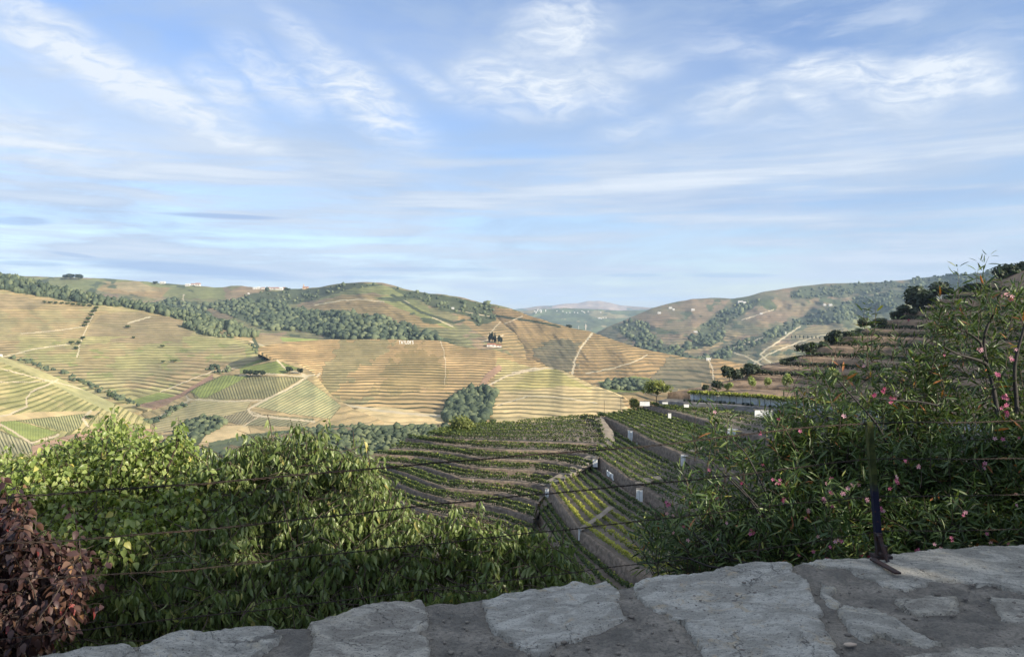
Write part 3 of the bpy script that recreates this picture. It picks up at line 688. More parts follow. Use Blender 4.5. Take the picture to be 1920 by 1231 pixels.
# left-hand terraces (curved)
NL = 110
w0 = zline(0, [(830,808,-35.0),(900,800,-34.9),(960,796,-34.6),(1020,790,-34.3),(1070,785,-34.0),(1100,782,-33.9),(1127,786,-33.9)], NL)
w1 = zline(-36, [(800,818),(850,823),(956,827),(1050,830),(1138,834)], NL)
w2 = zline(-37, [(760,822),(815,830),(881,838),(949,843),(1052,845),(1097,853),(1121,860)], NL)
w3 = zline(-38.3, [(729,842),(812,845),(860,852),(898,859),(949,861),(1018,864),(1070,872),(1097,877)], NL)
w4 = zline(-39.7, [(705,852),(777,855),(825,862),(860,872),(901,877),(949,879),(1001,882),(1046,888),(1065,893)], NL)
w5 = zline(-41, [(702,865),(753,869),(795,876),(832,888),(860,896),(915,900),(966,903),(1004,908),(1027,914)], NL)
w6 = zline(-42.6, [(690,872),(726,877),(760,888),(801,905),(832,914),(881,919),(932,924),(970,932),(1008,944)], NL)
w7 = zline(-44.2, [(660,885),(700,893),(740,905),(788,924),(840,938),(900,944),(950,955),(1000,972)], NL)
w8 = zline(-46.2, [(600,905),(680,918),(740,938),(800,960),(870,975),(940,990),(1000,1010)], NL)
w9 = zline(-49, [(560,945),(680,965),(760,990),(860,1015),(1000,1060)], NL)
GRL = 'vine rows on the curved terraces left of the stone ramp'
block(w0, w1, 0, 6, '%s vine row, counted downhill, in the upper plot beside the dirt track', 'vine rows in the upper plot beside the dirt track', .04, .96, wl=False, dens=19, hgt=1.45)
names = ['just below the upper plot', 'second below the upper plot', 'third below the upper plot', 'fourth below the upper plot', 'fifth below the upper plot', 'sixth below the upper plot', 'seventh and half hidden by the leafy shrubs', 'lowest and hidden by the leafy shrubs']
seq = [w1, w2, w3, w4, w5, w6, w7, w8, w9]
for i in range(8):
    block(seq[i], seq[i+1], 1.35 if i else .9, 2, '%s vine row on the curved terrace strip '+names[i], 'vine rows on the curved strip '+names[i], .35, .85,
          'curved brown earth bank on the left slope, '+names[i], dens=19, hgt=1.15)
# right-hand blocks
NR = 150
A1 = zline(-28, [(1236,750),(1292,754),(1350,757),(1400,761),(1450,766),(1500,771),(1560,776),(1700,795),(1920,830)], NR)
A2 = zline(-30.5, [(1206,757),(1255,770),(1310,785),(1370,803),(1450,826),(1600,868),(1800,930)], NR)
B = zline(-33.5, [(1128,781),(1157,793),(1182,806),(1210,822),(1239,835),(1278,852),(1340,874),(1450,915),(1560,960),(1700,1015)], NR)
C = zline(-37, [(1119,853),(1128,863),(1150,878),(1175,896),(1198,909),(1228,927),(1264,946),(1300,960),(1400,1005),(1500,1050)], NR)
D = zline(-41, [(1028,914),(1050,945),(1070,970),(1087,994),(1138,1032),(1176,1060),(1221,1084),(1330,1140),(1450,1200)], NR)
E = zline(-45, [(1006,958),(1040,1010),(1090,1085),(1140,1150),(1230,1240)], NR)
G0 = zline(-50, [(960,1000),(990,1080),(1040,1180),(1120,1300)], NR)
block(A1, A2, 2.3, 4, '%s vine row on the top strip below the long grey wall', 'vine rows below the long grey wall', .2, .92, 'long grey retaining wall below the white wall and the tables', mat=M_grey, dens=9)
block(A2, B, 1.7, 8, '%s dark vine row, counted downhill, in the broad block between the two upper banks', 'vine rows in the broad shaded block', .12, .95, 'brown bank crossing the slope just below the top vine strip', dens=11, hgt=.95)
block(B, C, 2.5, 6, '%s vine row, counted downhill, in the middle block above the white letters', 'vine rows in the middle block', .16, .95, 'long brown bank running from the dirt track down to the right, with two white piers', dens=10)
block(C, D, 2.6, 7, '%s yellow-green vine row, counted downhill, in the block below the white letters', 'vine rows in the block below the white letters', .14, .93, 'brown bank that carries the white letters', dens=12, rowmat=M_vine, yel=.75)  # sunlit look of the lower rows painted in with yellower leaves
block(D, E, 2.6, 3, '%s vine row in the lowest block, close above the stone parapet', 'vine rows in the lowest block', .2, .93, 'lowest brown bank starting at the foot of the stone ramp', dens=12)
block(E, G0, 2.0, 4, '%s vine row in the lowest corner beside the leafy shrubs', 'vine rows in the lowest corner', .2, .9, 'bank in the lowest corner behind the shrubs', dens=10)
# dirt ramp and track
def ribbon(name, pts, wd, mat, kind='structure', lift=.06, label=None, cat=None):
    L = resample(np.array(pts), 60); T = np.gradient(L, axis=0); N = unit(np.stack([T[:, 1], -T[:, 0], 0*T[:, 0]], -1))
    s = np.arange(60); w_ = (wd*(1+.25*fbm(s/8., s*0, 2, 3)))[:, None] if np.isscalar(wd) else np.array(wd)[:, None]
    rr = [L+N*w_*k+np.array([0, 0, lift-abs(k)*.10*2]) for k in (-.5, -.25, 0, .25, .5)]
    me = mesh_np(name, np.stack(rr).reshape(-1, 3), grid_faces(5, 60), None, True, mat); o = link(name, me)
    if kind: o['kind'] = kind
    return tag(o, label, cat)
M_track = simple('pale_dirt_track', (.27, .23, .18), .95, .25, .5, .05, (.18, .15, .12), obj=False)
M_stone = simple('rough_stone', (.25, .225, .19), .9, .3, 1.2, .08, (.14, .125, .11), obj=False)
ribbon('dirt_track', [PZ(1120,781,-33.4), PZ(1130,795,-34), PZ(1140,812,-34.9), PZ(1143,826,-35.7), PZ(1132,838,-36.2)], 3.0, M_track, lift=.25)
ribbon('dirt_track', [PZ(1087,996,-40.8), PZ(1105,984,-40.2), PZ(1128,968,-39.5), PZ(1146,953,-38.9)], 1.2, M_track, lift=.5)
ribbon('dirt_track', [PZ(1184,805,-33.3), PZ(1200,799,-32.9), PZ(1210,796,-32.6)], 2.4, M_track, lift=.3)
ribbon('dirt_track', [PZ(1288,850,-33.3), PZ(1302,845,-32.8), PZ(1320,838,-32.4)], 2.0, M_track, lift=.35)
ribbon('dirt_track', [PZ(1200,909,-36.8), PZ(1215,900,-36.3), PZ(1238,896,-35.9)], 3.0, M_track, lift=.3)
# stone steps of the ramp between the curved terraces and the right-hand blocks
ramp_px = [(1028,912,-40.9),(1040,907,-40.6),(1052,901,-40.2),(1063,893,-39.7),(1075,886,-39.3),(1086,879,-38.8),(1096,873,-38.3),(1104,866,-37.9),(1112,862,-37.4),(1120,856,-37)]
ramp = link('stone_ramp', None); tag(ramp, 'stone-edged ramp climbing between the curved terraces and the lower right vine blocks', 'ramp')
for i in range(len(ramp_px)-1):
    a, b_ = PZ(*ramp_px[i]), PZ(*ramp_px[i+1]); c = (a+b_)/2
    def f(bm, a=a, b_=b_, c=c):
        d = b_-a; L_ = np.linalg.norm(d[:2])
        vs_ = box(bm, (0, 0, 0), (L_*.96, 1.3+random.random()*.5, 1.6), math.atan2(d[1], d[0]))
        bmesh.ops.subdivide_edges(bm, edges=bm.edges[:], cuts=2, use_grid_fill=True)
        for v in bm.verts: v.co += v.co.normalized()*random.uniform(-.12, .10)
    me = pybm(f, 'stone_step', M_stone); o = link('stone_step', me, ramp, tuple(c-np.array([0, 0, .35])))
ribbon('dirt_track', [PZ(*ramp_px[0])+np.array([-1.5, .8, 0]), PZ(*ramp_px[4])+np.array([-1.5, .8, 0]), PZ(*ramp_px[-1])+np.array([-1.5, .8, 0])], 1.8, M_track, lift=.3)

# ground joining left and right sets
def tri_fill(Lend, Rstart):
    pass
seam = [np.array([L_[-1] for L_ in (w1, w2, w3, w4, w5)])]
def quad_strip(a, b_, drop=.35):
    a = resample(a, 30); b_ = resample(b_, 30); add_soil([a-np.array([0, 0, drop]), (a+b_)/2-np.array([0, 0, drop]), b_-np.array([0, 0, drop])])
quad_strip([w2[-1], w3[-1], w4[-1], w5[-1]], [C[0], (C[0]*2+D[0])/3, (C[0]+2*D[0])/3, D[0]], .3)
quad_strip([w5[-1], w6[-1], w7[-1]], [D[0], D[12], E[0]], 1.4)
quad_strip([w0[-1], w1[-1], w2[-1]], [B[0], B[0]*.35+C[0]*.65-np.array([0, 0, 1.2]), C[0]], .3)
# slope under the lowest terraces
low = np.concatenate([w9[::4], G0[::6]]); dn = low*np.array([.86, .86, 1]); dn[:, 2] -= 14; dn2 = low*np.array([.3, .3, 1]); dn2[:, 2] = -26
add_soil([low, dn]);
me = mesh_np('terraced_slope', np.concatenate(soilV), np.concatenate(soilF), None, True, M_soil)
link('terraced_slope', me)['kind'] = 'structure'

# white piers
def pier(px, py, z, wpx, hpx, label, panels=1, rot=None):
    p = PZ(px, py, z)*(1-.0065); k = p[1]/FPX*1.22; wd, ht = wpx*k, hpx*k
    e = empty('white_pier', tuple(p+np.array([0, 0, -ht])), label, 'pier', rz=rot if rot is not None else rad(-8))
    for i in range(panels):
        ww = wd/panels
        def f(bm): 
            box(bm, (0, 0, ht/2), (ww*.93, .5, ht)); bmesh.ops.bevel(bm, geom=bm.edges[:], offset=.05, segments=1)
        link('panel', pybm(f, 'panel', M_white), e, ((i-(panels-1)/2)*ww, -i*.22, -i*.22))
    def g(bm): box(bm, (0, 0, ht+.05), (wd*1.08, .7, .1))
    link('coping', pybm(g, 'coping', M_stone), e)
    return e
pier(1182, 806, -33.3, 8, 15, 'white pier on the upper bank right of the dirt track', 2)
pier(1287, 851, -33.3, 17, 18, 'wide white pier of three panels on the bank beside the oleander twigs', 3)
pier(1116, 860, -36.9, 8, 12, 'small white pier at the top end of the bank with the letters', 1)
pier(1199, 916, -36.8, 10, 17, 'white pier of two panels on the bank right of the letters', 2)
pier(1025.5, 915, -40.8, 6, 17, 'narrow white pier at the lower end of the stone ramp', 1)
pier(1087.5, 990, -40.8, 6, 18, 'narrow white pier low beside the leafy shrub', 1)
pier(1255.5, 774, -30.2, 5, 8, 'tiny white pier on the second bank under the terrace wall', 1)
pier(1374, 802, -30.2, 16, 12, 'white block on the second bank left of the oleander', 2)
pier(1209, 752, -28.2, 16, 7, 'low white wall end beside the round green tree', 1)
pier(1287, 757, -28.0, 8, 5, 'low white block set in the grey wall near its left end', 1)
pier(1247, 753, -28.0, 9, 3, 'low white slab at the left end of the grey wall', 1)
pier(1431.5, 768, -27.7, 28, 11, 'wide white block set in the long grey retaining wall', 1)
def stake(px, py, z, hpx, label, lean=0):
    p = PZ(px, py, z); h = hpx*p[1]/FPX
    V, F = tube_arr([(0, 0, -h), (lean*h, 0, 0)], .09, 5); o = link('white_stake', mesh_np('white_stake', V, F, None, True, M_white), None, tuple(p)); tag(o, label, 'stake')
stake(1229.5, 925, -37, 26, 'tall thin white stake right of the two-panel pier')
stake(1194.5, 829, -35, 7, 'short white stake below the upper bank')
stake(974, 838, -36.5, 8, 'short pale stake on the upper curved terrace')
stake(887, 898, -41, 8, 'short pale stake on the lower curved terrace')

# lettering
def letters(txt, p, size, right, cat, label, mat, squash=1.0):
    e = link('letter_sign', None, None, tuple(p)); tag(e, label, cat); up = Vector((0, 0, 1)); r = Vector(right).normalized(); n = r.cross(up)
    x = 0
    for ch in txt:
        cu = bpy.data.curves.new('letter', 'FONT'); cu.body = ch; cu.size = size; cu.extrude = .12*size/3; cu.offset = .03*size/3
        o = bpy.data.objects.new('tmp', cu); COL.objects.link(o)
        bpy.context.view_layer.update()
        me = bpy.data.meshes.new_from_object(o.evaluated_get(bpy.context.evaluated_depsgraph_get())); bpy.data.objects.remove(o)
        wd = max(v.co.x for v in me.vertices)-min(v.co.x for v in me.vertices); mn = min(v.co.x for v in me.vertices)
        for v in me.vertices:
            q = r*((v.co.x-mn)*squash+x)+up*v.co.y+n*v.co.z; v.co = q
        me.materials.clear(); me.materials.append(mat)
        link('letter', me, e); x += (wd*squash+size*.10)
    return e
from mathutils import Vector
a = P(748, 644.5, 1200); letters("TAYLOR'S", a, 7.6, (1, .02, 0), 'lettering', "white block letters reading TAYLOR'S along the crest of the central hill", M_white, .55)
j_ = int(np.argmin(np.abs(C[:, 0]/C[:, 1]-(1148.5-CX)/FPX))); nC = outward(C, D)[j_]; dC = unit(C[j_+6]-C[j_])
letters('ROYAL', C[j_]+nC*1.35+np.array([0, 0, -1.75]), 1.9, dC*np.array([1, 1, 0]), 'lettering', 'white block letters reading ROYAL on the brown bank between two white piers', M_white, .85)

# long white wall with pergola and tables
NW = outward(A1, A2)
base = A1-NW*5.0
me = None
terr = [A1-NW*.5+np.array([0, 0, .02]), base-NW*1.2+np.array([0, 0, .02])]
me = mesh_np('table_terrace', np.stack(terr).reshape(-1, 3), grid_faces(2, NR), None, False, simple('gravel', (.30, .27, .23), .95, .2, 2, obj=False)); link('table_terrace', me)['kind'] = 'structure'
s0 = 12
def ext_wall(L, N, th, h, name, label, mat, cat='wall'):
    rr = [L-N*th+np.array([0, 0, -.3]), L-N*th+np.array([0, 0, h]), L+np.array([0, 0, h]), L+np.array([0, 0, -.3])]
    o = link(name, mesh_np(name, np.stack(rr).reshape(-1, 3), grid_faces(4, len(L)), None, False, mat)); tag(o, label, cat); return o
ext_wall(base[s0:], NW[s0:], .5, 3.0, 'white_wall', 'long whitewashed wall behind the row of tables, under the vine pergola', M_white)
perg = link('vine_pergola', None); tag(perg, 'long pergola roofed with yellow-green vines in front of the white wall', 'pergola')
Lp = base[s0:]+NW[s0:]*1.6
V, F, t = [], [], []
for off, zc in ((-1.2, 2.75), (-.6, 2.85), (0, 2.8), (.5, 2.65)):
    q = Lp+NW[s0:]*off; q = q.copy(); q[:, 2] += zc-.45
    v_, f_, t_ = vine_row_mesh(q, hgt=.75, wid=.7, q=.55, dens=9); V.append(v_); F.append(f_+sum(len(x) for x in V[:-1])); t.append(t_)
o = link('canopy', mesh_np('canopy', np.concatenate(V), np.concatenate(F), {'tint': np.concatenate(t)}, False, M_vine_y), perg); o['kind'] = 'stuff'
pole_me = mesh_np('post', *tube_arr([(0, 0, 0), (.1, 0, 1.2), (0, 0, 2.7)], .07, 5), None, True, M_bark)
for i in range(0, len(Lp), 3):
    q = Lp[i]+NW[s0+i]*random.uniform(-.3, .3); link('post', pole_me, perg, tuple(q))
def tbl(bm):
    box(bm, (0, 0, .76), (1.9, .8, .07)); box(bm, (0, .72, .45), (1.9, .28, .06)); box(bm, (0, -.72, .45), (1.9, .28, .06))
for i, px in enumerate([1284, 1296, 1310, 1322, 1343, 1353, 1370, 1394, 1403, 1444, 1458, 1470, 1484]):
    j = int(np.argmin(np.abs(A1[:, 0]/A1[:, 1]-(px-CX)/FPX))); q = A1[j]-NW[j]*1.7
    T = A1[min(j+1, NR-1)]-A1[j]
    e = empty('picnic_table', tuple(q), 'dark green picnic table in the row in front of the white wall', 'table', 'picnic tables in front of the white wall', rz=math.atan2(T[1], T[0]))
    if i == 0:
        M_tab = simple('dark_green_paint', (.03, .045, .035), .6, .2)
        tmes = [(n_, pybm(f_, n_, M_tab)) for n_, f_ in (('tabletop', lambda bm: box(bm, (0, 0, .76), (1.9, .8, .07))), ('bench', lambda bm: box(bm, (0, .72, .45), (1.9, .28, .06))), ('bench', lambda bm: box(bm, (0, -.72, .45), (1.9, .28, .06))),
                ('leg', lambda bm: box(bm, (-.7, 0, .36), (.1, 1.5, .72))), ('leg', lambda bm: box(bm, (.7, 0, .36), (.1, 1.5, .72))))]
    for n_, m_ in tmes: link(n_, m_, e)

# ------------------------------------------------------------------ terraced hill on the right
HV = []; HF = []; hn = 0
def hline(pts, tail, n=130):
    q = [P(*p) for p in pts]; last = q[-1]; first = q[0]
    z0 = np.mean([p[2] for p in q]); q = [np.array([p[0], p[1], z0*.75+p[2]*.25]) for p in q]
    back = [q[0]+np.array([55, 75, 0]), q[0]+np.array([22, 38, 0]), q[0]+np.array([5, 11, 0])]
    return resample(np.array(back+q+[np.array([t_[0], t_[1], q[-1][2]]) for t_ in tail]), n)
Hs = [
 [(1299,736,262),(1350,735,255),(1400,736,250),(1500,742,240),(1700,765,205),(1920,800,170)],
 [(1345,724,268),(1400,723,263),(1467,724,256),(1600,733,240),(1920,770,185)],
 [(1395,701,278),(1440,706,272),(1500,712,266),(1600,722,250),(1920,752,198)],
 [(1424,686,284),(1470,690,279),(1600,698,262),(1920,728,212)],
 [(1494,669,292),(1560,672,286),(1623,678,278),(1920,700,225)],
 [(1532,647,300),(1607,652,291),(1700,658,280),(1920,674,238)],
 [(1580,627,308),(1640,631,300),(1710,636,292),(1920,650,250)],
 [(1618,613,316),(1680,619,308),(1745,623,300),(1920,630,262)],
 [(1658,599,324),(1700,601,318),(1745,604,312),(1920,606,275)],
 [(1694,583,332),(1752,585,324),(1830,586,312),(1920,586,288)],
 [(1750,561,342),(1804,561,334),(1860,560,326),(1920,559,312)],
 [(1808,548,350),(1850,547,344),(1920,544,328)],
 [(1862,531,358),(1900,529,352),(1960,526,342)],
 [(1900,515,368),(1940,512,362),(2000,506,350)],
 [(1960,490,384),(2060,480,372),(2150,470,360)]]
hz = []
for i, pts in enumerate(Hs):
    dx = i*5
    tail = [(165+dx, 150), (185+dx*1.3, 70)]
    hz.append(hline(pts, tail))
GRH = 'brown terrace banks of the right-hand hill'
ordn = ['lowest', 'second', 'third', 'fourth', 'fifth', 'sixth', 'seventh', 'eighth', 'ninth', 'tenth', 'eleventh', 'twelfth', 'thirteenth', 'fourteenth', 'topmost']
for i in range(len(hz)-1, 0, -1):
    U, L = hz[i], hz[i-1]; N = outward(U, L); n = len(U)
    drop_ = (U[:, 2]-L[:, 2]).mean(); hb = drop_*.80
    s = np.arange(n)
    rr = []
    for f in np.linspace(0, 1, 6):
        q = U+N*(f*hb*.62+fbm(s/9., s*0+f*3+i, i, 4)*.5*(f > 0))[:, None]; q = q.copy(); q[:, 2] = U[:, 2]-f*hb+(fbm(s/6., s*0+2+f*5, i+1, 3)*.25); rr.append(q)
    rr[0] = rr[0]-0
    V = np.stack([rr[0]-N*2.5+np.array([0, 0, .05])]+rr, 0)
    o = link('hill_bank', mesh_np('hill_bank', V.reshape(-1, 3), grid_faces(7, n), None, True, M_drygrass)); o['kind'] = 'structure'
    foot = rr[-1]; HV.append(np.stack([foot-N*.3, foot*.5+L*.5+np.array([0, 0, fbm(i, 0, 1, 1)*.1]), L-N*.2]).reshape(-1, 3)); HF.append(grid_faces(3, n, hn)); hn += 3*n
    if i >= 3:
        q = foot*.55+L*.45
        vine_row(q[int(n*.12):int(n*.86)], 'dark vine row along the foot of the %s bank of the right-hand hill' % ordn[i], 'vine rows on the right-hand hill', dens=11, hgt=1.5, q=.55, wid=.9, mat=M_crown_dark)
M_hs = M_drygrass
link('hill_terraces', mesh_np('hill_terraces', np.concatenate(HV), np.concatenate(HF), None, True, M_hs))['kind'] = 'structure'
# bank between lowest hill line and the white wall
q0 = resample(base-NW*.5+np.array([0, 0, 1.9]), 130); q1 = hz[0]
add = np.stack([resample(base-NW*1.4+np.array([0, 0, -.3]), 130), q0-resample(NW, 130)*1.2, q0*.5+q1*.5, q1])
link('hill_foot', mesh_np('hill_foot', add.reshape(-1, 3), grid_faces(4, 130), None, True, M_drygrass))['kind'] = 'structure'
# rest of the hill: it climbs on, out of the picture, round to the right of and behind the road, its height shaped for shade
def hillside():
    xs = np.linspace(-260, 640, 140); ys = np.linspace(-460, 520, 150); X, Y = np.meshgrid(xs, ys)
    cur = [(-260, -260), (-60, -60), (-14, -13), (0, -10), (34, -5), (76, 20), (122, 85), (195, 165), (212, 260), (222, 340), (240, 420), (330, 560), (420, 700)]
    d = segdist(X, Y, cur)
    poly = cur+[(1200, 700), (1200, -900), (-260, -900)]
    ins = inpoly(X, Y, poly); sd = np.where(ins, d, -d)
    z0 = np.interp(Y, [-50, 10, 80, 170, 260, 340, 700], [-1.6, -1.6, -6, -22, 5, 12, 12])
    cap = np.interp(Y, [40, 110, 230, 310, 420], [95, 190, 160, 22, 12])*np.interp(Y, [-460, -250, -20, 30, 300, 420, 520], [.05, .35, .55, 1, 1, .6, .05])*np.interp(X, [-260, -60, 40, 120, 480, 640], [.25, .3, .6, 1, 1, .1])  # height of the unseen slope shaped to throw shade on the right-hand terraces
    Z = z0+cap*(1-np.exp(-np.interp(Y, [40, 110], [.65, .9])*np.clip(sd, 0, None)/np.maximum(cap, 5)))+fbm(X/60, Y/60, 2, 4)*6*np.clip(sd/40, 0, 1)
    Z = np.where(sd < 0, z0+sd*.9-2, Z)
    keep = (sd > -12)
    V = np.stack([X, Y, Z], -1); F = grid_faces(150, 140); k = keep.ravel(); F = F[k[F].all(1)]
    me = mesh_np('hillside', V.reshape(-1, 3), F, None, True, M_drygrass); link('hillside', me)['kind'] = 'structure'
hillside()
# ------------------------------------------------------------------ woods
_bm = bmesh.new(); bmesh.ops.create_icosphere(_bm, subdivisions=2, radius=1); ICO_V = np.array([v.co[:] for v in _bm.verts]); ICO_F = np.array([[v.index for v in f.verts] for f in _bm.faces]); _bm.free()
_bm = bmesh.new(); bmesh.ops.create_icosphere(_bm, subdivisions=1, radius=1); ICO1_V = np.array([v.co[:] for v in _bm.verts]); ICO1_F = np.array([[v.index for v in f.verts] for f in _bm.faces]); _bm.free()
def lumps(N, seed):
    r = np.random.default_rng(seed); out = []
    for k in range(N):
        q = ICO1_V*(1+r.normal(0, .20, (len(ICO1_V), 1))); q[:, 2] = q[:, 2]*.9+.55; out.append(q)
    return out
LUMPS = lumps(8, 3)
def wood(name, sheet, polys, spacing_px, size, label, mat=None, dark=.5, tall=1.0, jit=4, dens=1.0):
    Vs, Fs, Ts = [], [], []; n = 0
    for poly in polys:
        xs = [p[0] for p in poly]; ys = [p[1] for p in poly]
        area = (max(xs)-min(xs))*(max(ys)-min(ys)); N = int(area/spacing_px**2*dens)
        px = rng.uniform(min(xs), max(xs), N); py = rng.uniform(min(ys), max(ys), N)
        k = soft_poly(px, py, poly, jit, 4); px, py = px[k], py[k]
        if not len(px): continue
        W = sheet.at(px, py); N = len(px)
        sz = size*rng.uniform(.45, 1.45, N)*(.8+.5*vnoise(px/14, py/8, 2)); a = rng.uniform(0, 6.28, N)
        X = np.stack([np.cos(a), np.sin(a), 0*a], -1); Y = np.stack([-np.sin(a), np.cos(a), 0*a], -1); Z = np.tile([0, 0, 1.], (N, 1))
        tint = np.clip(dark+rng.normal(0, .28, N)+.5*fbm(px/25, py/10, 4, 3), 0, 1)
        which = rng.integers(0, 8, N)
        for w_ in range(8):
            m = which == w_
            if not m.any(): continue
            s3 = np.stack([sz[m], sz[m], sz[m]*tall*rng.uniform(.8, 1.3, m.sum())], -1)
            v, f, t = instance_arr(LUMPS[w_], ICO1_F, W[m]-np.array([0, 0, .2])*sz[m][:, None], X[m], Y[m], Z[m], s3, tint[m]); Vs.append(v); Fs.append(f+n); n += len(v); Ts.append(t)
    o = link(name, mesh_np(name, np.concatenate(Vs), np.concatenate(Fs), {'tint': np.concatenate(Ts)}, False, mat or M_wood)); tag(o, label, 'woodland', kind='stuff'); return o
wood('woodland', l3, [L_wood[0]], 5.0, 4.6, 'band of pine woods along the crest of the left vineyard hill', tall=1.5, dens=1.5, jit=2)
wood('woodland', l3, [L_wood[1]], 4.6, 4.6, 'dense grove of trees at the right foot of the left vineyard hill', tall=1.5, dark=.65, dens=1.5, jit=2)
wood('woodland', m1, M1_wood[:2], 5.0, 7.0, 'wide dark woodland filling the valley behind the central hill', dens=1.5)
wood('woodland', m1, M1_wood[2:], 7.0, 5.0, 'scattered trees along the right shoulder of the round skyline hill', dens=.9)
wood('woodland', right, R_wood, 6.0, 8.5, 'blue-green woods in the folds of the far right hills', dens=1.1)
wood('woodland', m2, [[(1120,722),(1150,714),(1180,712),(1230,720),(1240,728),(1200,732),(1130,730)]], 4.2, 4.5, 'strip of trees at the foot of the brown spur', dens=1.3)
Tg = [[(835,790),(832,775),(845,755),(862,740),(885,730),(920,729),(932,738),(925,750),(915,785),(895,792)]]
wood('woodland', th, Tg, 3.8, 3.4, 'oak grove in the hollow on the central terraced hill', tall=1.25, dens=2.2, jit=2)
wood('scrub', vf, [[(300,850),(345,795),(380,783),(425,790),(412,803),(360,830),(340,870)]], 4.2, 2.9, 'dark scrub around the bare tan field on the valley floor', dens=1.8)
wood('scrub', vf, [[(380,850),(450,828),(560,808),(640,800),(700,800),(700,860),(400,870)]], 4.5, 2.6, 'scrub between the bare tan field and the leafy shrubs', dens=1.5)
wood('scrub', sc_, [[(330,900),(400,860),(500,830),(620,808),(720,802),(830,798),(880,806),(860,815),(800,822),(700,850),(640,900),(500,930)]], 6.0, 1.75, 'grey-green scrub on the slope behind the curved terraces', dens=1.9, dark=.6)
wood('scrub', sc_, [[(850,806),(920,800),(990,798),(1040,798),(1000,805),(900,815)]], 5.0, 1.4, 'low bushes along the top of the upper vine plot', dens=1.4, dark=.7)
wood('hedge_scrub', vf, [[(240,800),(300,780),(350,752),(352,760),(318,778),(290,792),(250,808)]], 4, 2.4, 'bushes lining the farm track across the valley floor', dens=1.7)
wood('hedge_scrub', l3, [[(0,668),(60,684),(130,712),(200,742),(260,765),(262,758),(205,733),(130,702),(60,675)]], 5, 2.6, 'hedge of bushes along the gully below the left vineyard hill', dens=1.2)
wood('hedge_scrub', l3, [[(420,700),(380,695),(400,685),(440,690),(425,705)], [(470,640),(500,668),(545,690),(540,696),(490,675),(465,645)]], 5, 2.6, 'dark bushes along the lane at the foot of the left vineyard hill', dens=1.5)

# ------------------------------------------------------------------ single trees
def crown_mesh(name, mat, n=900, q=.10, shape=(1, 1, .9), lumps_=7, seed=0, hollow=.35):
    r = np.random.default_rng(seed)
    c = unit(r.normal(0, 1, (lumps_, 3)))*r.uniform(.25, .62, (lumps_, 1)); c[:, 2] *= .8; rad_ = r.uniform(.32, .55, lumps_)
    k = r.integers(0, lumps_, n); d = unit(r.normal(0, 1, (n, 3))); pos = c[k]+d*(rad_[k]*r.uniform(hollow, 1.05, n))[:, None]
    Z = unit(d+r.normal(0, .6, (n, 3))+np.array([0, 0, .3])); X = unit(np.cross(Z, r.normal(0, 1, (n, 3)))); Y = np.cross(Z, X)
    T = np.array([[-.5, -.45, 0], [.5, -.4, .1], [.45, .5, 0], [-.5, .45, .12]]); F = np.array([[0, 1, 2, 3]])
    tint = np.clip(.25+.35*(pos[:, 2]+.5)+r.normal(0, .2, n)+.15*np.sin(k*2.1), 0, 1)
    pos = pos*np.array(shape)
    V, F, t = instance_arr(T, F, pos, X, Y, Z, q*r.uniform(.6, 1.5, n), tint)
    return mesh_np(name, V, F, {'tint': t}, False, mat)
def trunk_mesh(name, h, r0, seed):
    r = random.Random(seed); a = Acc()
    pts = [(0, 0, -.2), (r.uniform(-.05, .05)*h, r.uniform(-.05, .05)*h, h*.5), (r.uniform(-.1, .1)*h, r.uniform(-.1, .1)*h, h)]
    V, F = tube_arr(pts, [r0, r0*.75, r0*.5], 6); a.add(V, F)
    for i in range(4):
        an = i*1.6+r.random(); e = np.array([math.cos(an)*h*.55, math.sin(an)*h*.55, h*1.45]); V, F = tube_arr([pts[2], (np.array(pts[2])+e)/2+np.array([0, 0, .05*h]), e], [r0*.45, r0*.3, r0*.12], 4); a.add(V, F)
    return a.mesh(name, M_bark)
KINDS = {}
def kind(k, mat, trunk_h=.35, variants=3, **kw):
    KINDS[k] = [(crown_mesh('crown', mat, seed=i+len(KINDS)*10, **kw), trunk_mesh('trunk', trunk_h+.45, .045, i)) for i in range(variants)], trunk_h
kind('round', M_crown, n=1100, q=.13); kind('dark', M_crown_dark, n=1400, q=.13, shape=(1.1, 1.1, .9)); kind('olive', M_crown, .25, n=700, q=.14, shape=(1.1, 1.1, .75))
kind('lime', M_crown_lime, .15, n=800, q=.13, shape=(.85, .85, 1.05)); kind('yellow', M_crown_yel, .3, n=2600, q=.085, lumps_=14, hollow=.5); kind('airy', M_crown_yel, .5, n=1500, q=.10, shape=(1.2, 1.2, .7), lumps_=16, hollow=.1)
kind('tall', M_crown_dark, .12, n=900, q=.10, shape=(.45, .45, 1.35))
def tree(k, p, height, label, cat='tree', group=None, name=None, wide=1.0):
    vars_, th_ = KINDS[k]; c, tr = vars_[random.randrange(len(vars_))]
    e = empty(name or {'olive': 'olive_tree', 'tall': 'cypress_tree'}.get(k, 'tree'), tuple(p), label, cat, group, rz=random.uniform(0, 6.28))
    s_ = height/(th_+1.6)
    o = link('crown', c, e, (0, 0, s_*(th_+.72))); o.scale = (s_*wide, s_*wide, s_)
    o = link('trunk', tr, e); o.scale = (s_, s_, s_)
    return e
def on(sheet, px, py, hpx):
    p = sheet.at([px], [py])[0]; return p, hpx*p[1]/FPX
def st(sheet, k, px, py, hpx, label, group=None, **kw):
    p, h = on(sheet, px, py, hpx); return tree(k, p, h, label, group=group, **kw)
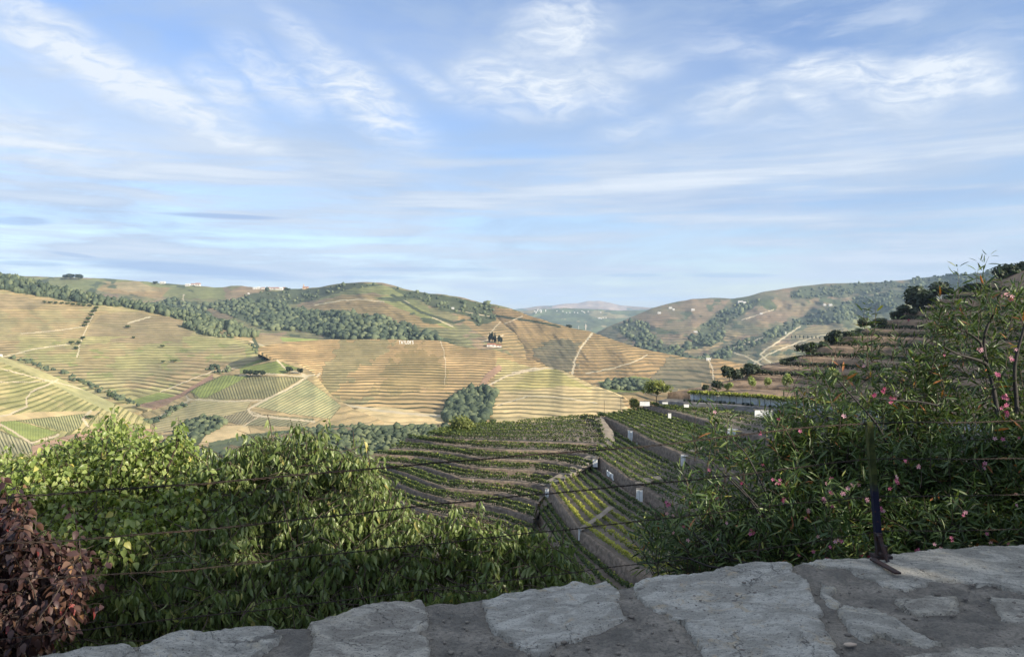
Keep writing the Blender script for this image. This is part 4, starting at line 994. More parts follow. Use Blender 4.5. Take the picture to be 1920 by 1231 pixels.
# skyline
st(m1, 'dark', 130, 524, 13, 'left one of the two broad trees joined on the far left skyline', wide=1.7)
st(m1, 'dark', 147, 524, 12, 'right one of the two broad trees joined on the far left skyline', wide=1.6)
st(m1, 'dark', 291, 533, 7, 'small dark tree on the skyline beside a white farmhouse', wide=1.7)
st(m1, 'round', 538, 546, 9, 'dark tree standing among the village roofs on the skyline', wide=1.4)
st(m2, 'dark', 1065, 700, 0.1, 'tiny tree')if False else None
p = P(1066, 617, 1950); tree('dark', p, 14, 'lone round tree on the ridge beside two white poles', wide=1.5)
for i, px in enumerate(np.linspace(84, 168, 9)):
    st(l3, 'olive', px, np.interp(px, [80, 168], [568, 575]), 6.5, 'small dark tree in the single-file row along the upper edge of the left vineyard', 'trees in single file along the upper vineyard edge', wide=1.35)
for i, (px, py) in enumerate([(180,580),(176,586),(171,593),(167,600),(163,607),(159,613),(155,636),(148,645),(143,655),(134,645)]):
    st(l3, 'olive', px, py, 8, 'bush growing beside the steep path down the left vineyard hill', 'bushes beside the steep path on the left vineyard hill', wide=1.5)
st(l3, 'olive', 240, 615, 7, 'single olive bush in the rose-brown vineyard', wide=1.7); st(l3, 'olive', 251, 634, 5, 'tiny bush just below the single olive bush', wide=1.6)
st(l3, 'olive', 305, 651, 7, 'bush in the middle of the left vineyard, above a pair of bushes', wide=1.5); st(l3, 'olive', 306, 680, 6, 'left bush of the pair in the left vineyard', wide=1.5); st(l3, 'olive', 325, 679, 7, 'right and wider bush of the pair in the left vineyard', wide=2.0)
st(l3, 'round', 206, 748, 16, 'rounded tree in the hedge at the right end of the grassy strip', wide=1.0)
for px, py in [(462,704),(470,704),(481,706),(492,705)]: st(vf, 'dark', px, py, 14, 'dark tree in the clump at the top edge of the striped field', 'clump of trees above the striped field')
st(vf, 'dark', 543, 700, 16, 'left dark tree beside the bend of the valley lane'); st(vf, 'dark', 563, 701, 15, 'right dark tree beside the bend of the valley lane')
st(l3, 'olive', 520, 672, 9, 'green tree beside the winding lane above the valley', wide=1.2)
st(lf, 'olive', 167, 786, 11, 'bare reddish bush at the corner of the dirt yard', wide=1.6)
st(lf, 'tall', 192, 794, 7, 'tiny dark conifer right of the dirt yard')
st(th, 'round', 240, 800, 1, '') if False else None
st(vf, 'round', 236, 802, 22, 'round bush beside the farm track behind the leafy shrub', wide=1.3)
# around the roadside house
for i, (px, hp) in enumerate([(918,15),(923,18),(929,17),(935,15),(940,13)]):
    st(m1, 'tall', px, 640+i*1.2, hp, 'dark cypress in the short row behind the red-roofed house', 'cypress row behind the red-roofed house')
# far row of little cypresses on the right hills
for px in np.linspace(1484, 1545, 9): st(right, 'tall', px, 634+(px-1484)*.03, 6, 'tiny cypress in the row edging a pale field on the right hills', 'cypress row edging a pale field on the right hills')
# near trees
def pt(k, px, py, d, hpx, label, **kw):
    p = P(px, py, d); return tree(k, p, hpx*d/FPX, label, **kw)
pt('yellow', 868, 826, 231, 58, 'broad yellow-green tree standing above the curved terraces', wide=.95)
pt('round', 905, 800, 330, 16, 'small green tree right behind the broad yellow-green tree', wide=1.3)
pt('olive', 925, 796, 330, 14, 'grey-green bush two places right of the broad yellow-green tree', wide=1.4)
pt('olive', 1049, 798, 240, 10, 'left small olive above the upper vine plot', wide=1.6); pt('olive', 1068, 795, 240, 8, 'right small olive above the upper vine plot', wide=1.4)
pt('dark', 1095, 788, 244, 14, 'dark round olive tree above the upper vine plot', wide=1.3)
pt('olive', 1128, 783, 252, 14, 'left one of two pale rounded bushes beside the dirt track', wide=1.4); pt('olive', 1147, 782, 254, 13, 'right one of two pale rounded bushes beside the dirt track', wide=1.4)
pt('yellow', 1190, 770, 262, 28, 'round green tree at the top left corner of the right-hand vine blocks', wide=.8)
pt('airy', 1232, 758, 256, 56, 'tall open-crowned tree at the left end of the white wall', wide=1.05)
pt('olive', 1258, 752, 262, 12, 'low shrub between the open-crowned tree and the white wall', wide=1.5)
for px, py, hp, lb in [(1322,734,17,'dark bush furthest left on the brown bank above the white wall'),(1345,733,24,'round dark tree second from the left on the brown bank above the white wall')]:
    pt('dark', px, py, 262, hp, lb, wide=1.1)
pt('dark', 1368, 716, 275, 36, 'left dark tree of the trio at the foot of the terraced hill', wide=.9); pt('dark', 1384, 717, 277, 28, 'middle, lowest dark tree of the trio at the foot of the terraced hill', wide=1.1); pt('dark', 1408, 712, 280, 36, 'right dark tree of the trio at the foot of the terraced hill', wide=1.15)
for px, py, hp, lb in [(1366,733,15,'smallest pale green tree on the brown bank'),(1410,728,18,'pale green tree second in the row on the brown bank'),(1438,726,15,'small bright tree in the middle of the row on the brown bank'),(1476,727,21,'bright lime-green tree fourth in the row on the brown bank'),(1561,728,30,'largest pale tree in the row, in front of the brown bank'),(1600,730,28,'pale tree at the right end of the row, partly behind oleander')]:
    pt('lime', px, py, 250, hp*1.35, lb, wide=1.0)
for px, py, d, hp, wd, lb in [(1512,668,296,26,1.2,'dark round tree at the left tip of the fifth hill terrace'),(1540,654,303,16,1.5,'low dark tree right behind the tip of the fifth hill terrace'),(1562,650,306,30,1.0,'tall dark tree at the left tip of the sixth hill terrace'),(1590,634,312,14,1.8,'low dark tree just left of the seventh terrace tip'),
      (1622,616,320,20,1.1,'left tree of the pair on the eighth hill terrace'),(1647,614,322,18,1.5,'right tree of the pair on the eighth hill terrace'),(1682,600,330,18,1.3,'dark tree at the left tip of the ninth hill terrace'),(1700,594,330,22,1.3,'dark tree on the ninth terrace touching the big tree'),
      (1726,588,338,48,1.05,'biggest dark tree on the ridge of the terraced hill'),(1768,562,348,32,1.25,'broad tree with lit top on the ridge right of the biggest one'),(1815,552,354,20,1.6,'low dark tree further up the ridge beside the pole'),(1840,548,356,18,1.5,'low tree half behind the oleander top'),(1885,528,366,32,1.3,'dark tree near the top right corner of the ridge'),(1912,520,370,28,1.2,'dark tree at the right border of the picture, on the ridge')]:
    pt('dark', px, py+2, d, hp*1.3, lb, wide=wd*1.05)
for i in range(22):       # scattered grass tufts and small bushes on the banks
    pass

# ------------------------------------------------------------------ buildings
M_wallw = simple('white_painted_wall', (.55, .54, .51), .85, .1, .5)
M_wallo = simple('ochre_wall', (.50, .36, .24), .85, .1, .5)
def house(p, wpx, hpx, label, cat='house', group=None, roof=True, wall=None, rz=0.0, name='house', ratio=.6):
    k = p[1]/FPX; wd, ht = wpx*k, hpx*k; dp = wd*ratio
    e = empty(name, tuple(p), label, cat, group, rz=rz); hw = ht*.68
    def f(bm): box(bm, (0, 0, hw/2-1), (wd, dp, hw+2))
    link('wall', pybm(f, 'wall', wall or M_wallw), e)
    def g(bm):
        v = [bm.verts.new(c) for c in [(-wd*.54, -dp*.56, hw), (wd*.54, -dp*.56, hw), (wd*.54, dp*.56, hw), (-wd*.54, dp*.56, hw), (-wd*.5, 0, ht*1.05), (wd*.5, 0, ht*1.05)]]
        for q in ((0, 1, 5, 4), (2, 3, 4, 5), (0, 4, 3), (1, 2, 5), (3, 2, 1, 0)): bm.faces.new([v[i] for i in q])
    link('roof', pybm(g, 'roof', M_roof if roof else M_wallw), e)
    for x in (-.25, .25):
        def w__(bm): box(bm, (x*wd, -dp/2-.06, hw*.5), (wd*.14, .1, hw*.35))
        link('window', pybm(w__, 'window', M_window), e)
    return e
def hs(sheet, px, py, w_, h_, label, **kw): return house(sheet.at([px], [py])[0], w_, h_, label, **kw)
hs(m1, 305, 532, 9, 4, 'white farmhouse on the left skyline beside a small dark tree', roof=False)
hs(m1, 352, 536, 8, 4, 'left white building of the trio on the left skyline', roof=False); hs(m1, 362, 535, 7, 3.5, 'middle white building of the trio on the left skyline', roof=True); hs(m1, 371, 535, 9, 5, 'right white building of the trio on the left skyline', roof=True)
vill = 'houses of the skyline village'
for i, (px, py, w_, h_, rf) in enumerate([(478,542,7,3.5,0),(485,542,5,4,0),(493,542,7,3,1),(503,542,7,3.5,1),(512,543,9,4,1),(520,543,8,4.5,1),(527,543,6,5,0),(532,542,7,4,1)]):
    hs(m1, px, py, w_, h_, 'small house with %s in the village row on the skyline' % ('a red roof' if rf else 'pale walls'), roof=bool(rf), group=vill+(' with red roofs' if rf else ' with pale walls'))
ch = hs(m1, 573, 541, 10, 4, 'ochre church with a slim tower at the right end of the skyline village', wall=M_wallo, cat='church', name='church')
k = ch.location.y/FPX
def tw(bm): box(bm, (-3.5*k, 0, 3.5*k), (1.6*k, 1.6*k, 7*k)); bmesh.ops.create_cone(bm, segments=4, radius1=1.2*k, radius2=0, depth=2.4*k, matrix=__import__('mathutils').Matrix.Translation((-3.5*k, 0, 8.1*k)))
link('tower', pybm(tw, 'tower', M_wallo), ch)
hs(m1, 849, 579, 5, 3, 'small pale house on the wooded shoulder of the round hill', roof=False)
hs(m1, 921, 649, 16, 5, 'low red-roofed house in front of the cypress row'); hs(m1, 934, 650, 12, 4, 'white farm building with red roof at the right of the low red-roofed house')
for px, py, w_, lb in [(1257,579,6,'second'),(1236,588,6,'leftmost'),(1263,582,4,'third'),(1299,582,6,'fourth')]: hs(right, px, py, w_, 3, 'white house on the first far right ridge, %s from the left' % lb, roof=False)
hs(right, 1388, 568, 9, 4, 'largest white farmhouse high on the far right hills', roof=False); hs(right, 1396, 568, 6, 3, 'smaller white building beside the largest farmhouse on the far right hills', roof=False)
hs(right, 1427, 589, 5, 2.5, 'tiny white house above the striped light field', roof=False); hs(right, 1304, 623, 7, 2.5, 'flat white shed beside the tan slope across the valley', roof=False)
hs(right, 1546, 573, 5, 3, 'left white house in the woods of the right hills', roof=False); hs(right, 1557, 573, 6, 3, 'right white house in the woods of the right hills', roof=False)
hs(right, 1296, 641, 6, 3, 'pink-walled hut on the tan slope', roof=True, wall=M_wallo); hs(right, 1471, 626, 6, 4, 'white house at the lane fork on the right hills', roof=False)
hs(right, 1278, 673, 5, 2.5, 'tiny shed by the valley bottom woods', roof=False); hs(m2, 1328, 675, 8, 4, 'white house on the ridge of the brown spur', roof=False)
hs(l3, 1, 672, 6, 8, 'white hut at the left border of the picture', roof=False)
hs(m1, 466, 551, 3, 2.5, 'white dot of a house below the skyline village', roof=False)
for i in range(26):
    px = float(rng.choice([rng.uniform(1000, 1024), rng.uniform(1040, 1130)])); py = 585+rng.uniform(-2, 2.5) if px > 1030 else 585+rng.uniform(-4, 3)
    hs(far2, px, py, 2.2, 1.5, 'white speck of a house in the hazy distant village', roof=False, group='houses of the hazy distant village')
for i in range(7): hs(far2, float(rng.uniform(1122, 1142)), 597+rng.uniform(-1.5, 1.5), 2.2, 1.5, 'white speck of a house in the lower hazy hamlet', roof=False, group='houses of the lower hazy hamlet')
M_pole = simple('pale_pole', (.5, .5, .48), .8, .1)
def pole(p, h, label, r=.16, mat=None):
    V, F = tube_arr([(0, 0, -.5), (0, 0, h)], r, 5); o = link('utility_pole', mesh_np('utility_pole', V, F, None, True, mat or M_pole), None, tuple(p)); tag(o, label, 'pole')
pole(P(1098, 618, 1900), 14, 'thick white pole on the ridge right of the lone tree', 1.2); pole(P(1085, 617, 1900), 9, 'thin white pole on the ridge next to the lone tree', .7)
pole(P(1164, 776, 620), 14, 'right one of two thin dark poles in front of the tan terraces', .16, M_bark); pole(P(1133, 778, 620), 12, 'left one of two thin dark poles in front of the tan terraces', .16, M_bark)
# ------------------------------------------------------------------ parapet wall in the foreground
WT = -1.40                                   # height of the wall top
edge_px = [(-420,1320),(-140,1268),(0,1245),(92,1229),(170,1216),(246,1208),(330,1194),(420,1183),(520,1174),(580,1170),(640,1154),(700,1142),(745,1134),(793,1131),(850,1124),(900,1122),(1000,1106),(1080,1094),(1140,1089),(1160,1095),(1185,1093),(1240,1082),(1320,1079),(1400,1064),(1450,1059),(1475,1062),(1500,1058),(1560,1052),(1640,1048),(1720,1038),(1800,1032),(1860,1027),(1920,1025),(2020,1018),(2150,1010),(2600,985)]
M_mortar, t, b = pmat('old_mortar'); pos = pos_of(t)
n1 = t.noise(pos, 5, 6, .65); n2 = t.noise(pos, 60, 5, .7); n3 = t.noise(pos, 260, 2, .6); v = t.new('ShaderNodeTexVoronoi'); t.l.new(pos, v.inputs['Vector']); v.inputs['Scale'].default_value = 130
c = t.mix(t.ramp(n1, .35, .68), (.17, .158, .138), (.37, .335, .285)); c = t.mix(t.ramp(n2, .4, .75, 0, .8), c, (.08, .078, .075))
c = t.mix(t.ramp(v.outputs['Distance'], .0, .22, .75, 0), c, (.30, .29, .27)); c = t.mix(t.ramp(n3, .62, .75, 0, .6), c, (.42, .41, .38))
t.l.new(c, b.inputs['Base Color']); b.inputs['Roughness'].default_value = .95
bp = t.new('ShaderNodeBump'); bp.inputs['Distance'].default_value = .02; bp.inputs['Strength'].default_value = 1.0
t.l.new(t.math('ADD', t.math('ADD', n2, t.math('MULTIPLY', n3, .4)), t.math('MULTIPLY', v.outputs['Distance'], -.4)), bp.inputs['Height']); t.l.new(bp.outputs[0], b.inputs['Normal'])
def slab_mat(name, dark, light, warm, seed, rot):
    m, t, b = pmat(name); pos = t.mapping(pos_of(t), loc=(seed, seed*.7, 0), rot=(0, 0, rad(rot)))
    a = t.noise(t.mapping(pos, scale=(1, 1.7, 1)), 4.5, 9, .72, .7); a2 = t.noise(t.mapping(pos, scale=(1, 2.6, 1)), 26, 6, .7, .3); a3 = t.noise(pos, 95, 4, .7); l_ = t.noise(pos, 9, 7, .72, .7)
    c = t.mix(t.ramp(a, .42, .60), dark, light); c = t.mix(t.ramp(a2, .5, .74, 0, .75), c, tuple(x*.38 for x in dark)); c = t.mix(t.ramp(l_, .54, .66, 0, .7), c, warm)
    c = t.mix(t.ramp(a3, .56, .66, 0, .9), c, (.05, .05, .05)); c = t.mix(t.ramp(t.noise(pos, 40, 5, .8), .60, .70, 0, .6), c, (.62, .62, .58))
    vo = t.new('ShaderNodeTexVoronoi', feature='DISTANCE_TO_EDGE'); vw = t.new('ShaderNodeVectorMath', operation='MULTIPLY_ADD'); t.l.new(t.noise(pos, 6, 5, .65, 0, 1), vw.inputs[0]); vw.inputs[1].default_value = (.28, .28, 0); t.l.new(pos, vw.inputs[2]); t.l.new(vw.outputs[0], vo.inputs['Vector']); vo.inputs['Scale'].default_value = 2.1
    crack = t.math('MULTIPLY', t.ramp(vo.outputs['Distance'], .001, .009, 1, 0), t.ramp(t.noise(pos, 3, 2, .5), .45, .55)); c = t.mix(t.math('MULTIPLY', crack, .6), c, (.05, .045, .04))
    t.l.new(c, b.inputs['Base Color']); b.inputs['Roughness'].default_value = .78; b.inputs['Specular IOR Level'].default_value = .3
    bp = t.new('ShaderNodeBump'); bp.inputs['Distance'].default_value = .045; bp.inputs['Strength'].default_value = 1.0
    t.l.new(t.math('SUBTRACT', t.math('ADD', t.math('ADD', t.math('MULTIPLY', a, .7), a2), t.math('MULTIPLY', a3, .45)), crack), bp.inputs['Height']); t.l.new(bp.outputs[0], b.inputs['Normal'])
    return m
M_slab = [slab_mat('slate_slab_a', (.42, .40, .35), (.72, .69, .61), (.72, .64, .48), 1, 20), slab_mat('slate_slab_b', (.45, .43, .38), (.73, .71, .64), (.64, .52, .35), 5, -15), slab_mat('slate_slab_c', (.38, .35, .30), (.69, .65, .56), (.66, .60, .48), 9, 12)]
wall = link('stone_parapet', None); tag(wall, 'grey slate and mortar parapet wall crossing the foreground', 'wall')
ew = PZ([p[0] for p in edge_px], [p[1] for p in edge_px], WT)
nb_dir = np.array([.29, -.957, 0])            # towards the road
NX, NY = 820, 120
far_e = resample(ew, NX); s = np.arange(NX)
q = np.linspace(0, 1, NY)
top = far_e[None]+nb_dir*(q[:, None, None]*1.5)
top[..., 2] = WT-.006+fbm(top[..., 0]*3.3, top[..., 1]*3.3, 1, 5)*.022+fbm(top[..., 0]*17, top[..., 1]*17, 2, 4)*.010
top[0, :, 2] -= .012+.01*vnoise(s/9., s*0, 1)
fr = far_e[None]+np.array([0, .0, 0]); face = []
for k, dz in enumerate((-.9, -.45, -.12)):
    f_ = far_e-nb_dir*(.02+.03*fbm(s/12., s*0+k*4, 3, 3))[:, None]; f_[:, 2] = WT+dz; face.append(f_)
bk = []
for dz in (-.15, -.8): g_ = top[-1].copy(); g_[:, 2] = WT+dz; bk.append(g_)
V = np.concatenate([np.stack(face), top, np.stack(bk)], 0)
link('mortar', mesh_np('mortar', V.reshape(-1, 3), grid_faces(V.shape[0], NX), None, True, M_mortar), wall)
slabs = [
 ([(-120,1262),(0,1243),(92,1227),(170,1214),(240,1207),(262,1228),(250,1300),(-120,1330)], 0, .018),
 ([(268,1206),(330,1191),(420,1181),(505,1174),(522,1196),(505,1218),(470,1232),(440,1330),(250,1330),(258,1232)], 0, .022),
 ([(585,1168),(640,1151),(700,1139),(745,1131),(788,1128),(797,1150),(795,1180),(803,1206),(808,1240),(790,1330),(580,1330),(572,1240),(590,1206)], 2, .030),
 ([(908,1124),(1000,1104),(1080,1092),(1142,1088),(1158,1110),(1152,1130),(1165,1160),(1130,1172),(1088,1196),(1055,1206),(1030,1222),(1008,1224),(975,1210),(950,1196),(930,1170),(912,1150)], 1, .022),
 ([(1188,1090),(1240,1080),(1320,1077),(1400,1062),(1450,1057),(1476,1060),(1496,1078),(1512,1105),(1528,1130),(1534,1160),(1552,1200),(1560,1240),(1570,1330),(1310,1330),(1318,1228),(1300,1196),(1275,1165),(1230,1146),(1205,1120)], 1, .024),
 ([(1538,1096),(1550,1100),(1566,1124),(1572,1140),(1560,1138),(1545,1115)], 0, .014),
 ([(1574,1136),(1600,1146),(1640,1142),(1668,1154),(1700,1176),(1745,1204),(1765,1214),(1735,1216),(1690,1206),(1650,1196),(1618,1204),(1596,1180),(1574,1154)], 0, .030),
 ([(1500,1058),(1560,1049),(1640,1046),(1720,1036),(1800,1030),(1860,1025),(1925,1023),(2040,1015),(2060,1070),(1960,1108),(1915,1112),(1870,1098),(1800,1086),(1740,1092),(1690,1104),(1655,1098),(1625,1086),(1590,1064),(1540,1062)], 0, .016),
 ([(1690,1126),(1740,1116),(1790,1120),(1795,1146),(1740,1152),(1705,1148)], 2, .010),
 ([(1130,1300),(1150,1242),(1290,1238),(1300,1330)], 2, .012),
 ([(1690,1238),(1750,1226),(1850,1218),(1960,1205),(2060,1200),(2050,1330),(1690,1330)], 2, .014),
 ([(1860,1120),(1930,1122),(2050,1115),(2060,1180),(1960,1190),(1880,1160)], 2, .006)]
for i, (poly, mi, th_) in enumerate(slabs):
    pw = PZ([p[0] for p in poly], [p[1] for p in poly], WT)[:, :2]; cen = pw.mean(0)
    lo, hi = pw.min(0)-.05, pw.max(0)+.05; step = .014
    xs = np.arange(lo[0], hi[0], step); ys = np.arange(lo[1], hi[1], step); X, Y = np.meshgrid(xs, ys)
    jx = X+.045*fbm(X*9+i, Y*9, 2, 5); jy = Y+.045*fbm(X*9, Y*9+i, 3, 5); pl = [tuple(a) for a in pw]
    d = segdist(jx, jy, pl+[pl[0]]); sd = np.where(inpoly(jx, jy, pl), d, -d)
    sd = sd+.018; f_ = np.clip((sd+.004)/.016, 0, 1); f_ = f_*f_*(3-2*f_)
    th_ = th_*.15
    Z = WT-.045+f_*(th_+.045)+fbm(X*3.3, Y*3.3, 1, 5)*.022*f_+fbm(X*5+i*3, Y*5, 4, 5)*.008*f_+fbm(X*24, Y*24+i, 5, 3)*.005
    lay = np.floor((fbm(X*2.2+i*5, Y*3.5, 6, 4)+1)*4)/4.; Z += lay*.007*f_
    F = grid_faces(len(ys), len(xs)); keep = (sd > -.02).ravel(); F = F[keep[F].all(1)]
    used = np.unique(F); mp = np.full(X.size, -1); mp[used] = np.arange(len(used))
    Vv = np.stack([X, Y, Z], -1).reshape(-1, 3)[used]
    link('stone', mesh_np('stone', Vv, mp[F], None, True, M_slab[mi]), wall)
# loose chips on the mortar
def chip_mesh(seed):
    q_ = ICO1_V*(1+np.random.default_rng(seed).normal(0, .22, (len(ICO1_V), 1)))*np.array([1, .8, .45]); return mesh_np('stone_chip', q_, ICO1_F, None, False, M_slab[2] if seed % 2 else M_stone)
chips = [chip_mesh(k) for k in range(4)]
p_ = PZ(1594, 1207, WT+.012); o = link('stone_chip', chips[0], None, tuple(p_)); o.scale = (.035, .022, .02); tag(o, 'pale orange stone chip lying in the mortar beside the slate sliver', 'stone'); o.data = o.data.copy(); o.data.materials.clear(); o.data.materials.append(simple('pale_chip', (.55, .45, .36), .9, .2, 20))
Vc, Fc = [], []; nn = 0
r_ = np.random.default_rng(12)
cx = r_.uniform(780, 1950, 620); cy_ = r_.uniform(1060, 1235, 620)
pp = PZ(cx, cy_, WT); yy_e = np.interp(cx, [p[0] for p in edge_px], [p[1] for p in edge_px])
kk = cy_ > yy_e+14; pp = pp[kk]; N = len(pp); a = r_.uniform(0, 6.28, N)
X = np.stack([np.cos(a), np.sin(a), 0*a], -1); Y = np.stack([-np.sin(a), np.cos(a), 0*a], -1); sz = r_.lognormal(-5.15, .5, N)
V, F, _ = instance_arr(ICO1_V*np.array([1, .8, .5]), ICO1_F, pp+np.array([0, 0, .002]), X, Y, np.tile([0, 0, 1.], (N, 1)), sz, np.zeros(N))
g_ = link('grit', mesh_np('grit', V, F, None, False, M_stone)); tag(g_, 'loose grit scattered over the wall top', 'grit', kind='stuff')

# ------------------------------------------------------------------ road behind the wall and slope below it
def strip_obj(name, a, b_, mat, n=2, z2=None):
    V = np.stack([a, b_]); link(name, mesh_np(name, V.reshape(-1, 3), grid_faces(2, len(a)), None, False, mat))['kind'] = 'structure'
M_asph = simple('asphalt', (.06, .06, .062), .9, .25, 8, .01, obj=False)
al = np.array([.957, .29, 0]); pe = np.array([.29, -.957, 0]); o0 = np.array([0.6, 2.6, 0])
u_ = np.linspace(-60, 45, 40)[:, None]
strip_obj('road', o0+al*u_+pe*.2+np.array([0, 0, -2.15]), o0+al*u_+pe*10.2+np.array([0, 0, -2.15]), M_asph)
def fslope():
    xs = np.linspace(-1, 1, 60); ks = np.array([0, 1.2, 3, 6, 12, 22, 40, 70]); zz_ = np.array([-2.3, -3.2, -4.6, -7.5, -12, -18.5, -26, -38])
    rows_ = []
    for k, z in zip(ks, zz_):
        wdt = 60+k*.6
        q = o0+al*(xs*wdt)[:, None]-pe*k*1.0; q[:, 2] = z+fbm(xs*20, xs*0+k, 3, 3)*min(k*.12, 1.2); rows_.append(q)
    link('bank_below_road', mesh_np('bank_below_road', np.stack(rows_).reshape(-1, 3), grid_faces(len(ks), 60), None, True, M_soil))['kind'] = 'structure'
fslope()
# unseen wall and trees added behind the camera to shade the foreground
def bwall():
    q0 = o0+pe*10.3; u2 = np.linspace(-40, 45, 90)
    L = q0+al*u2[:, None]; hgt = np.interp(u2, [-40, 3, 8, 13, 45], [1.6, 2.4, 3.6, 5.4, 6.4])
    rr = []
    for f in np.linspace(0, 1, 8): 
        c_ = L+pe*(.25*f+.06*fbm(u2*2, u2*0+f*6, 2, 3))[:, None]; c_ = c_.copy(); c_[:, 2] = -2.2+hgt*f; rr.append(c_)
    c_ = rr[-1]+pe*.6; rr.append(c_)
    o = link('added_shade_wall', mesh_np('added_shade_wall', np.stack(rr).reshape(-1, 3), grid_faces(len(rr), 90), None, False, M_stone)); tag(o, 'tall rough stone wall added unseen across the road to shade the foreground', 'wall')
bwall()
def shade_tree(x, y, z, h, label, wide=1.0):
    k = 'dark'; c, tr = KINDS[k][0][0]
    e = empty('tree', (x, y, z), label, 'tree'); s_ = h/1.9
    cm = crown_mesh('crown', M_crown_dark, n=1250, q=.13, lumps_=14, seed=77, hollow=.1)
    o = link('crown', cm, e, (0, 0, s_*1.0)); o.scale = (s_*wide, s_*wide, s_); o = link('trunk', tr, e); o.scale = (s_, s_, s_)
SH = [(9.0, -6.4, -2.0, 6.5, 'small dark tree added unseen behind the viewer to shade the foreground', 1.25), (13.0, -4.6, -2.0, 7.95, 'second tree added unseen behind the viewer to shade the foreground', 1.2), (17.2, -3.4, -2.0, 7.6, 'third shade tree added unseen behind the viewer, further right', 1.15), (22.0, -2.0, -2.0, 9.4, 'tallest shade tree added unseen behind the viewer, furthest right', 1.1)]
for a_ in SH: shade_tree(*a_)

# ------------------------------------------------------------------ fence post and barbed wires
def wire_d(px):
    X0, Y0 = P(1645, 1050, 4.36)[:2]; a_ = (np.asarray(px, float)-CX)/FPX
    s_ = (X0-a_*Y0)/(a_*.29-.957); return Y0+s_*.29
M_green = None
def post_mat():
    m, t, b = pmat('chipped_green_paint'); tc_ = t.new('ShaderNodeTexCoord').outputs['Object']; sp_ = t.new('ShaderNodeSeparateXYZ'); t.l.new(tc_, sp_.inputs[0])
    n = t.noise(tc_, 30, 5, .7); zc = t.math('ADD', sp_.outputs[2], t.math('MULTIPLY', n, .05))
    up = t.mix(t.ramp(n, .4, .62), (.025, .035, .010), (.065, .078, .02)); c = t.mix(t.ramp(zc, .40, .47), (.010, .012, .032), up)
    c = t.mix(t.ramp(t.noise(tc_, 55, 3, .6), .62, .7, 0, .8), c, (.10, .045, .03))
    t.l.new(c, b.inputs['Base Color']); b.inputs['Roughness'].default_value = .55; return m
M_post = post_mat(); M_iron = simple('dark_rusty_iron', (.035, .032, .035), .6, .4, 40, .002, (.055, .026, .02)); M_rust = simple('rusty_wire', (.05, .034, .026), .7, .4, 9, 0, (.012, .011, .011))
foot = PZ(1652, 1046, WT+.01); topp = P(1631, 790, foot[1]-.02)
post = empty('fence_post', tuple(foot), 'green and black iron fence post clamped to the wall top, with a slanting strut', 'post')
dv = topp-foot
def ang(bm):
    h = float(np.linalg.norm(dv)); prof = [(-.018, -.004), (.015, -.004), (.015, .004), (-.011, .004), (-.011, .030), (-.018, .030)]
    z0, z1 = 0.03, h; R = []
    for z in np.linspace(z0, z1, 8): R.append([bm.verts.new((x+dv[0]*z/h, y+dv[1]*z/h, dv[2]*z/h)) for x, y in prof])
    for a_, b_ in zip(R[:-1], R[1:]):
        for i in range(6): bm.faces.new([a_[i], a_[(i+1) % 6], b_[(i+1) % 6], b_[i]])
    bm.faces.new(R[-1]); bm.faces.new(R[0][::-1])
o = link('upright', pybm(ang, 'upright', M_post), post)
def bar_(bm, a_, b_, w_, th_):
    a_, b_ = np.array(a_), np.array(b_); d = unit(b_-a_); s_ = unit(np.cross(d, [0, 0, 1.])) if abs(d[2]) < .98 else np.array([1., 0, 0]); u2 = np.cross(s_, d)
    q = []
    for p in (a_, b_):
        for x, y in ((-1, -1), (1, -1), (1, 1), (-1, 1)): q.append(bm.verts.new(p+s_*x*w_/2+u2*y*th_/2))
    for f in ((0, 1, 2, 3), (7, 6, 5, 4), (0, 4, 5, 1), (1, 5, 6, 2), (2, 6, 7, 3), (3, 7, 4, 0)): bm.faces.new([q[i] for i in f])
def rel(px, py, d): return P(px, py, d)-foot
link('strut', pybm(lambda bm: bar_(bm, rel(1647, 1000, foot[1]-.03), rel(1668, 1062, foot[1]-.09), .022, .010), 'strut', M_iron), post)
link('lower_sleeve', pybm(lambda bm: bar_(bm, rel(1646, 998, foot[1]-.01), rel(1651, 1048, foot[1]-.01), .040, .030), 'lower_sleeve', M_iron), post)
link('base_bar', pybm(lambda bm: bar_(bm, PZ(1636, 1047, WT+.03)-foot, PZ(1684, 1074, WT+.03)-foot, .035, .010), 'base_bar', M_iron), post)
link('base_plate', pybm(lambda bm: (box(bm, (0, 0, .012), (.10, .07, .02)), box(bm, (0, 0, .05), (.05, .05, .05))), 'base_plate', M_iron), post)
for px, py in ((1648, 1004), (1652, 1038), (1664, 1058)):
    p = rel(px, py, foot[1]-.05)
    def bo(bm, p=p): bmesh.ops.create_cone(bm, segments=6, radius1=.009, radius2=.008, depth=.03, cap_ends=True, matrix=__import__('mathutils').Matrix.Translation(p) @ __import__('mathutils').Matrix.Rotation(rad(90), 4, 'X'))
    link('bolt', pybm(bo, 'bolt', M_iron), post)
